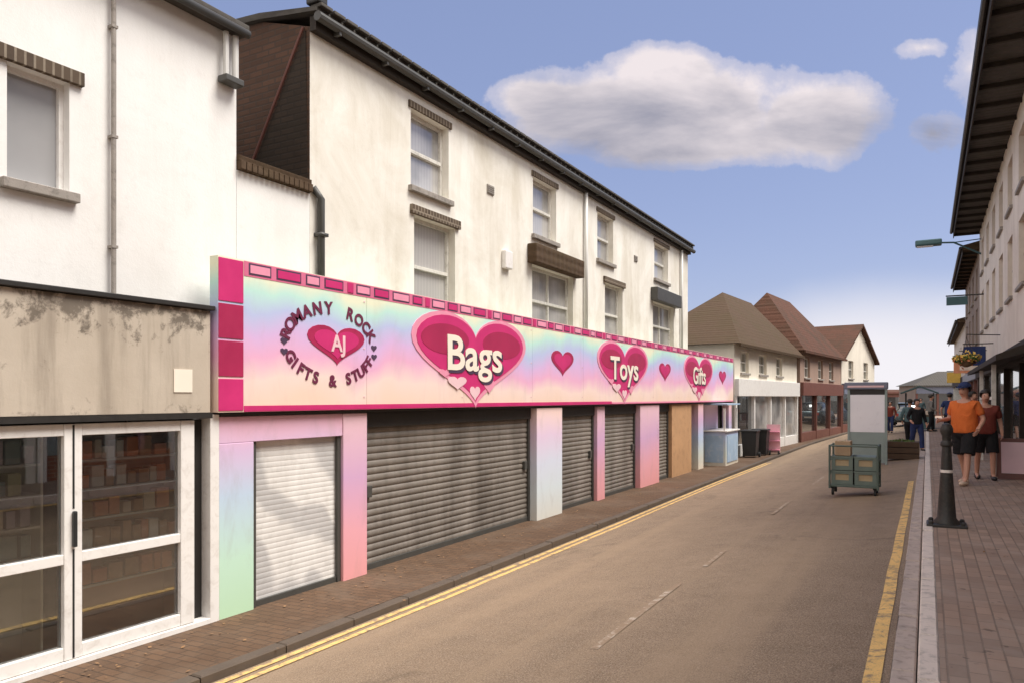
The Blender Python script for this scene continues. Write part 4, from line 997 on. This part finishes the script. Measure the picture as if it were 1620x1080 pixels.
def person(label, loc, rot, H=1.75, top='orange', bottom='black', shorts=True, cap=None, stride=.16, armout=.12, bulk=1.0, group=None, hand_fwd=(.1, .0), shoe='shoe', bag=False):
    """local frame faces -Y; z=0 at the soles"""
    p = thing('person', label, 'person', (0, 0, 0), group)
    k = H / 1.75; b_ = bulk
    P = lambda x, y, z: (x * k, y * k, z * k)
    pel, ches, neck = P(0, 0, .95), P(0, -.01, 1.28), P(0, 0, 1.49)
    ch = [([pel, P(0, -.01, 1.1), ches, P(0, .0, 1.42), neck, P(0, .004, 1.535), P(0, -.03, 1.575), P(0, -.026, 1.65), P(0, -.008, 1.72)],
           [(.14 * b_ * k, .11 * k * b_), (.135 * k * b_, .1 * k * b_), (.15 * k * b_, .105 * k * b_), (.1 * k, .075 * k), .05 * k, .05 * k, (.07 * k, .08 * k), (.09 * k, .108 * k), (.072 * k, .086 * k)])]
    arms = []; legs = []
    for s_ in (-1, 1):
        fy = stride * s_
        hip, kn, an = P(.09 * s_, 0, .9), P(.11 * s_, -fy * .55 - .03, .5), P(.11 * s_, -fy + (.05 if s_ < 0 else 0), .09)
        toe = P(.125 * s_, -fy - .14, .035)
        ch.append(([pel, hip, kn, P(.112 * s_, an[1] / k * .5 + kn[1] / k * .5 + .02, .36), an, toe], [.1, (.088 * k, .09 * k), .056 * k, .056 * k, .04 * k, .03 * k]))
        legs.append((hip, kn, an, toe))
        sh, el = P(.185 * s_, 0, 1.4), P((.235 + armout) * s_, .05, 1.14)
        hf = hand_fwd[0 if s_ < 0 else 1]
        wr = P((.23 + armout * 1.1) * s_, -.08 - hf, .93 + hf * .9)
        ch.append(([P(0, .0, 1.42), sh, el, wr], [.09 * k, .056 * k, .042 * k, .03 * k]))
        arms.append((sh, el, wr))
        # hand: palm then four fingers and a thumb leaving the palm's side
        d = (Vector(wr) - Vector(el)).normalized(); side = Vector((0, -1, 0)); side = (side - d * side.dot(d)).normalized(); nrm = d.cross(side)
        palm = Vector(wr) + d * .07 * k
        ch.append(([wr, tuple(palm)], [.03 * k, (.032 * k, .02 * k)]))
        for j, (o_, ln_) in enumerate(((-.027, .07), (-.009, .08), (.009, .076), (.027, .058))):
            q0 = palm + side * o_ * k + d * .015 * k; q1 = q0 + d * ln_ * .5 * k + nrm * .01 * s_ * k; q2 = q1 + d * ln_ * .45 * k + nrm * .028 * s_ * k
            ch.append(([tuple(palm), tuple(q0), tuple(q1), tuple(q2)], [.02 * k, .0095 * k, .009 * k, .0075 * k]))
        t0 = Vector(wr) + d * .03 * k + side * .03 * k; t1 = t0 + (d + side * .6).normalized() * .05 * k
        ch.append(([wr, tuple(t0), tuple(t1)], [.03 * k, .0115 * k, .0095 * k]))
    # nose and ears grow from the head
    ch.append(([P(0, -.026, 1.65), P(0, -.134, 1.618)], [.09, .015 * k]))
    skin('body', ch, 'skin', p)
    sc_ = [([P(0, 0, .86), P(0, -.005, .96), P(0, -.01, 1.1), ches, P(0, .0, 1.41), P(0, 0, 1.475)], [(.19 * k * b_, .152 * k * b_), (.19 * k * b_, .152 * k * b_), (.182 * k * b_, .145 * k * b_), (.18 * k * b_, .132 * k * b_), (.125 * k, .1 * k), (.072 * k, .068 * k)])]
    for sh, el, wr in arms:
        if shorts:
            mid = tuple(Vector(sh).lerp(Vector(el), .8)); sc_.append(([P(0, .0, 1.41), sh, mid], [.1, .078 * k, .072 * k]))
        else: sc_.append(([P(0, .0, 1.41), sh, el, tuple(Vector(el).lerp(Vector(wr), .93))], [.1, .075 * k, .06 * k, .046 * k]))
    skin('top', sc_, top, p)
    m = MB()
    w1, w2 = .172 * k * b_, .172 * k * b_
    m.lathe([(.02, .77 * k), (.13 * k, .79 * k), (w1, .88 * k), (w2, .98 * k), (w2 * .9, 1.0 * k), (.02, 1.005 * k)], n=20)
    for v in m.bm.verts: v.co.y *= .76
    for hip, kn, an, toe in legs:
        h_, q_, a_ = Vector(hip), Vector(kn), Vector(an)
        h_ = h_ + Vector((0, 0, .05 * k))
        if shorts: m.tube([h_, h_.lerp(q_, .3), h_.lerp(q_, .6), h_.lerp(q_, .92)], [.112 * k * b_ ** .5, .112 * k * b_ ** .5, .106 * k * b_ ** .5, .104 * k * b_ ** .5], 14)
        else: m.tube([h_, h_.lerp(q_, .5), q_, q_.lerp(a_, .5), q_.lerp(a_, .95)], [.11 * k, .1 * k, .08 * k, .075 * k, .07 * k], 14)
    so_ = m.build('shorts' if shorts else 'trousers', bottom, p); smooth_edges(so_, 60)
    for hip, kn, an, toe in legs:
        m = MB(); a_ = Vector(an); m.ball((a_.x * 1.03, a_.y - .065 * k, .042 * k), 1, (.052 * k, .14 * k, .044 * k), 14); m.ball((a_.x * 1.01, a_.y + .005, .075 * k), 1, (.045 * k, .055 * k, .06 * k), 12)
        m.build('shoe', shoe, p, True)
    m = MB()
    for s_ in (-1, 1): m.ball(P(.034 * s_, -.112, 1.652), .0135 * k, (1, .8, .7), 8)
    m.build('eyes', 'hair', p, True)
    m = MB(); m.ball(P(0, -.108, 1.575), 1, (.026 * k, .008 * k, .006 * k), 8); m.build('mouth', 'redcot', p, True)
    m = MB()
    m.ball(P(0, .01, 1.68), 1, (.1 * k, .118 * k, .1 * k), 20)
    bmesh.ops.delete(m.bm, geom=[v for v in m.bm.verts if v.co.z < 1.6 * k or (v.co.y < -.035 * k and v.co.z < 1.7 * k)], context='VERTS')
    m.build('hair', 'hair', p, True)
    if cap:
        m = MB(); m.ball(P(0, -.004, 1.692), 1, (.102 * k, .12 * k, .1 * k), 18)
        bmesh.ops.delete(m.bm, geom=[v for v in m.bm.verts if v.co.z < 1.688 * k], context='VERTS')
        c_ = m.build('cap', cap, p, True)
        mm = MB(); pts = [P(.095 * math.cos(a * math.pi / 10), -.05 - .16 * math.sin(a * math.pi / 10), 1.695 - .022 * math.sin(a * math.pi / 10)) for a in range(11)]
        mm.prism(pts, (0, 0, .012)); mm.build('cap_peak', cap, c_)
    if bag:
        m = MB(); m.box(-.17 * k, .17 * k, .13 * k, .27 * k, 1.02 * k, 1.45 * k, bev=.05); m.build('backpack', 'redcot', p)
    p.location = loc; p.rotation_euler.z = rot
    return p
def gz(x): return .65 + .012 * x if x > .065 else zg(x)
person('person in an orange top, navy cap and black shorts walking on the right pavement', (.6, 15.9, gz(.6)), R(-28), 1.84, cap='navycot', bulk=1.25, armout=.05, hand_fwd=(.2, .05), stride=.2)
person('person in a maroon top and black shorts just behind the orange top', (.98, 17.0, gz(.98)), R(8), 1.72, 'redcot', 'black', True, None, .12, .03, 1.1, shoe='bin')
person('person in dark trousers and a teal top walking away in mid street', (-.55, 30.5, zg(-.55)), R(170), 1.7, 'tealcot', 'black', False, None, .2, .04, group=None, shoe='bin')
person('person in a green top far down the street left of the walker in teal', (-1.85, 37, zg(-1.85)), R(15), 1.66, 'greencot', 'black', False, None, .12, .05, shoe='bin')
person('person in navy clothes standing by the right shop beyond the orange top', (1.1, 24.2, gz(1.1)), R(60), 1.74, 'navycot', 'black', False, None, .05, .03, shoe='bin')

person('person in a grey top pausing at the far kerb beside the car', (.15, 40, gz(.15)), R(100), 1.72, 'greycot', 'black', False, None, .1, .04, shoe='bin')
person('person in a dark red top walking towards the camera left of the parked car', (-1.75, 45, zg(-1.75)), R(-8), 1.7, 'redcot', 'navycot', False, None, .2, .05, shoe='bin')
person('person in black clothes close to the timber planter', (-.3, 27.5, zg(-.3)), R(25), 1.68, 'black', 'navycot', False, None, .15, .04, shoe='bin')
person('person in a navy top and cap far along the right pavement', (.75, 33, gz(.75)), R(170), 1.75, 'navycot', 'black', True, 'navycot', .18, .04, shoe='bin')
person('person in a teal top far off near the end of the street', (-.4, 60, zg(-.4)), R(0), 1.7, 'tealcot', 'black', False, None, .1, .04, shoe='bin')
for nm_, lab, y_, z_, mt, w_ in (('hanging_sign', 'blue square hanging sign nearest the flower basket', 27.5, 3.55, 'navycot', .6), ('hanging_sign', 'cream square hanging sign in the middle of the right terrace', 30.5, 3.5, 'cardp', .55), ('hanging_sign', 'red square hanging sign beyond the cream one', 37.5, 3.6, 'brickred', .6), ('hanging_sign', 'yellow hanging sign furthest along the right terrace', 50, 3.4, 'flower', .7)):
    hs = thing(nm_, lab, 'sign', (1.4, y_, z_), 'hanging shop signs on the right terrace')
    B('board', mt, hs, (1.0, 1.0 + w_, y_ - .03, y_ + .03, z_ - .3, z_ + .3), bev=.012)
    m = MB().tube([(1.85, y_, z_ + .38), (.98, y_, z_ + .38)], .018, 6).tube([(1.1, y_, z_ + .38), (1.1, y_, z_ + .29)], .008, 5).tube([(1.5, y_, z_ + .38), (1.5, y_, z_ + .29)], .008, 5); m.build('bracket', 'iron', hs)
st_ = thing('market_stall', 'small market stall with a teal cover far down the right side', 'market stall', (-.35, 43, zg(-.3)))
x0, y0, zz = -1.0, 43, zg(-.5)
for xx in (x0, x0 + 1.25):
    for yy_ in (y0, y0 + 1.4): B('leg', 'bin', st_, (xx, xx + .05, yy_, yy_ + .05, zz - .05, zz + 2.0))
B('counter', 'brownwood', st_, (x0 - .05, x0 + 1.35, y0 - .1, y0 + 1.5, zz + .8, zz + .88), bev=.01); B('skirt', 'tealcot', st_, (x0 - .04, x0 + 1.34, y0 - .09, y0 - .07, zz + .15, zz + .798))
m = MB(); m.prism([(x0 - .2, y0 - .3, zz + 1.95), (x0 + .65, y0 - .3, zz + 2.3), (x0 + 1.5, y0 - .3, zz + 1.95), (x0 + 1.5, y0 - .3, zz + 2.02), (x0 + .65, y0 - .3, zz + 2.37), (x0 - .2, y0 - .3, zz + 2.02)], (0, 2.0, 0)); m.build('cover', 'tealcot', st_)
for q_, (mt, lab) in enumerate((('brickred', 'red box of goods on the market stall counter'), ('olivep', 'olive box of goods on the market stall counter'), ('cardp', 'pale box of goods on the market stall counter'))):
    tag(B('goods_box', mt, None, (x0 + .08 + q_ * .42, x0 + .42 + q_ * .42, y0, y0 + .4, zz + .882, zz + 1.08), bev=.012), lab, 'box', 'boxes on the market stall')
# ------------------------------------------------------------------ litter
rd = random.Random(21); m = MB()
for i in range(420):
    if rd.random() < .75: x = -6.1 + abs(rd.gauss(0, .22)); y = rd.uniform(2.5, 22); z = lk(0) + .02 * (x + 5.15) + .004
    else: x = XL(0) + rd.uniform(-.4, .05); y = rd.uniform(3, 22); z = lk(0) + .004
    if rd.random() < .12: x = rd.uniform(.1, 1.5); y = rd.uniform(6, 14); z = gz(x) + .006
    a = rd.uniform(0, 6.28); q = rd.uniform(.008, .026); e = Vector((math.cos(a), math.sin(a), rd.uniform(-.1, .3))) * q; f_ = Vector((-math.sin(a), math.cos(a), rd.uniform(-.1, .3))) * q * .6
    c = Vector((x, y, z + .004)); m.poly([c + e, c + f_, c - e, c - f_])
tag(m.build('fallen_leaves', 'leafbrown'), 'scatter of small brown dead leaves along the shop fronts', 'leaves', kind='stuff')
# ------------------------------------------------------------------ sky, sun, camera
SUN_EL, SUN_AZ = R(60), R(72)      # azimuth from +Y towards +X
w = bpy.data.worlds.new('World'); sc.world = w; w.use_nodes = True
nt = w.node_tree; nt.nodes.clear()
class WN(NT):
    def __init__(s): s.t = nt; s.tc = s.n('ShaderNodeTexCoord')
N = WN()
sky = N.n('ShaderNodeTexSky', sky_type='NISHITA'); sky.sun_disc = False; sky.sun_elevation = SUN_EL; sky.sun_rotation = SUN_AZ
sky.air_density = 1.0; sky.dust_density = .6; sky.ozone_density = 2.5
rot = N.n('ShaderNodeVectorRotate', rotation_type='Z_AXIS'); N.l(N.tc.outputs['Generated'], rot.inputs['Vector']); rot.inputs['Angle'].default_value = -PHI
sp = N.n('ShaderNodeSeparateXYZ'); N.l(rot.outputs[0], sp.inputs[0])
yy = N.math('MAXIMUM', sp.outputs[1], .05)
A = N.math('DIVIDE', sp.outputs[0], yy); E = N.math('DIVIDE', sp.outputs[2], yy)
front = N.math('GREATER_THAN', sp.outputs[1], .06)
cbv = N.n('ShaderNodeCombineXYZ'); N.l(A, cbv.inputs[0]); N.l(E, cbv.inputs[1])
nz = N.noise(7.5, 7, .58, cbv.outputs[0]); nz2 = N.noise(3.2, 6, .6, cbv.outputs[0])
def ell(cu, cv, ru, rv):
    a = N.math('DIVIDE', N.math('SUBTRACT', A, (cu - 810) / 1170), ru / 1170); e = N.math('DIVIDE', N.math('SUBTRACT', E, (628 - cv) / 1170), rv / 1170)
    return N.math('SUBTRACT', 1, N.math('SQRT', N.math('ADD', N.math('MULTIPLY', a, a), N.math('MULTIPLY', e, e))))
dens = None
for q in ((1090, 170, 235, 100), (935, 178, 170, 82), (1285, 190, 140, 80), (1110, 225, 250, 48), (860, 160, 105, 46), (1060, 115, 125, 50), (1462, 76, 44, 20), (1474, 212, 52, 40), (1560, 112, 66, 58)):
    e = ell(*q)
    if q[0] > 1400: e = N.math('MULTIPLY', e, .42)
    dens = e if dens is None else N.math('MAXIMUM', dens, e)
wisp = N.noise(22, 6, .62, cbv.outputs[0])
mask = N.math('ADD', dens, N.math('ADD', N.math('MULTIPLY', N.math('SUBTRACT', nz, .5), 1.0), N.math('MULTIPLY', N.math('SUBTRACT', wisp, .5), .5)))
mask = N.math('MULTIPLY', N.ramp(mask, [(-.08, 0.0), (.12, .4), (.45, 1.0)], 'EASE'), front)
# horizon bank of bright haze cloud and unseen fill cloud added behind the camera
gsp = N.n('ShaderNodeSeparateXYZ'); N.l(N.tc.outputs['Generated'], gsp.inputs[0])
bank = N.ramp(N.math('ADD', gsp.outputs[2], N.math('MULTIPLY', N.math('SUBTRACT', N.noise(3, 5, .55), .5), .12)), [(.02, 1.0), (.145, 0.0)], 'EASE')
fill_cloud = N.ramp(N.noise(1.7, 7, .58), [(.34, 0.0), (.5, 1.0)])
back = N.ramp(sp.outputs[1], [(0.0, 1.0), (.35, 0.0)])
fill_cloud = N.math('MULTIPLY', N.math('MULTIPLY', fill_cloud, back), .9)
mp = N.n('ShaderNodeMapping'); N.l(cbv.outputs[0], mp.inputs[0]); mp.inputs['Scale'].default_value = (3.4, 9.5, 1); mp.inputs['Location'].default_value = (.3, .1, 0)
bandn = N.noise(1, 7, .56, mp.outputs[0], .3)
core = N.math('MULTIPLY', N.ramp(dens, [(.12, 0.0), (.6, 1.0)]), .3)
shade = N.ramp(N.math('SUBTRACT', N.math('ADD', bandn, N.math('MULTIPLY', N.math('SUBTRACT', E, .37), 2.4)), N.math('MULTIPLY', core, .45)), [(.24, 0.0), (.6, 1.0)])
SK = .085
tint = N.mix(1.0, sky.outputs[0], (1.3, 1.02, .98), 'MULTIPLY')
tint = N.mix(.62, tint, (1.42, 1.84, 3.2))
cloudc = N.mix(shade, (2.0, 2.0, 2.45), (4.9, 4.45, 4.55))
col = N.mix(N.math('MULTIPLY', bank, .75), tint, (5.3, 5.15, 5.3))
glow = N.math('MULTIPLY', N.ramp(ell(1425, 600, 330, 190), [(.0, 0.0), (.8, 1.0)], 'EASE'), front)
col = N.mix(N.math('MULTIPLY', glow, .8), col, (5.2, 5.05, 5.3))
col = N.mix(fill_cloud, col, (10, 9.2, 8.4))
col = N.mix(mask, col, cloudc)
bg = N.n('ShaderNodeBackground'); bg.inputs[1].default_value = SK; N.l(col, bg.inputs[0])
out = N.n('ShaderNodeOutputWorld'); N.l(bg.outputs[0], out.inputs[0])
sl = bpy.data.lights.new('sun', 'SUN'); sl.energy = 2.6; sl.angle = R(32); sl.color = (1, .955, .885)
so = bpy.data.objects.new('sun', sl); C.objects.link(so)
dv = Vector((math.cos(SUN_EL) * math.sin(SUN_AZ), math.cos(SUN_EL) * math.cos(SUN_AZ), math.sin(SUN_EL)))
so.rotation_euler = (-dv).to_track_quat('-Z', 'Y').to_euler(); so.location = (20, 20, 40)

cam = bpy.data.cameras.new('camera'); cam.sensor_width = 36; cam.lens = 26; cam.shift_y = 88 / 1620; cam.clip_end = 3000; cam.clip_start = .05
co = bpy.data.objects.new('camera', cam); C.objects.link(co); co.location = (0, 0, EYE); co.rotation_euler = (R(90), 0, PHI)
sc.camera = co
sc.view_settings.view_transform = 'Standard'; sc.view_settings.look = 'None'; sc.view_settings.gamma = 1; sc.view_settings.exposure = 1.08
sc.view_settings.use_curve_mapping = False
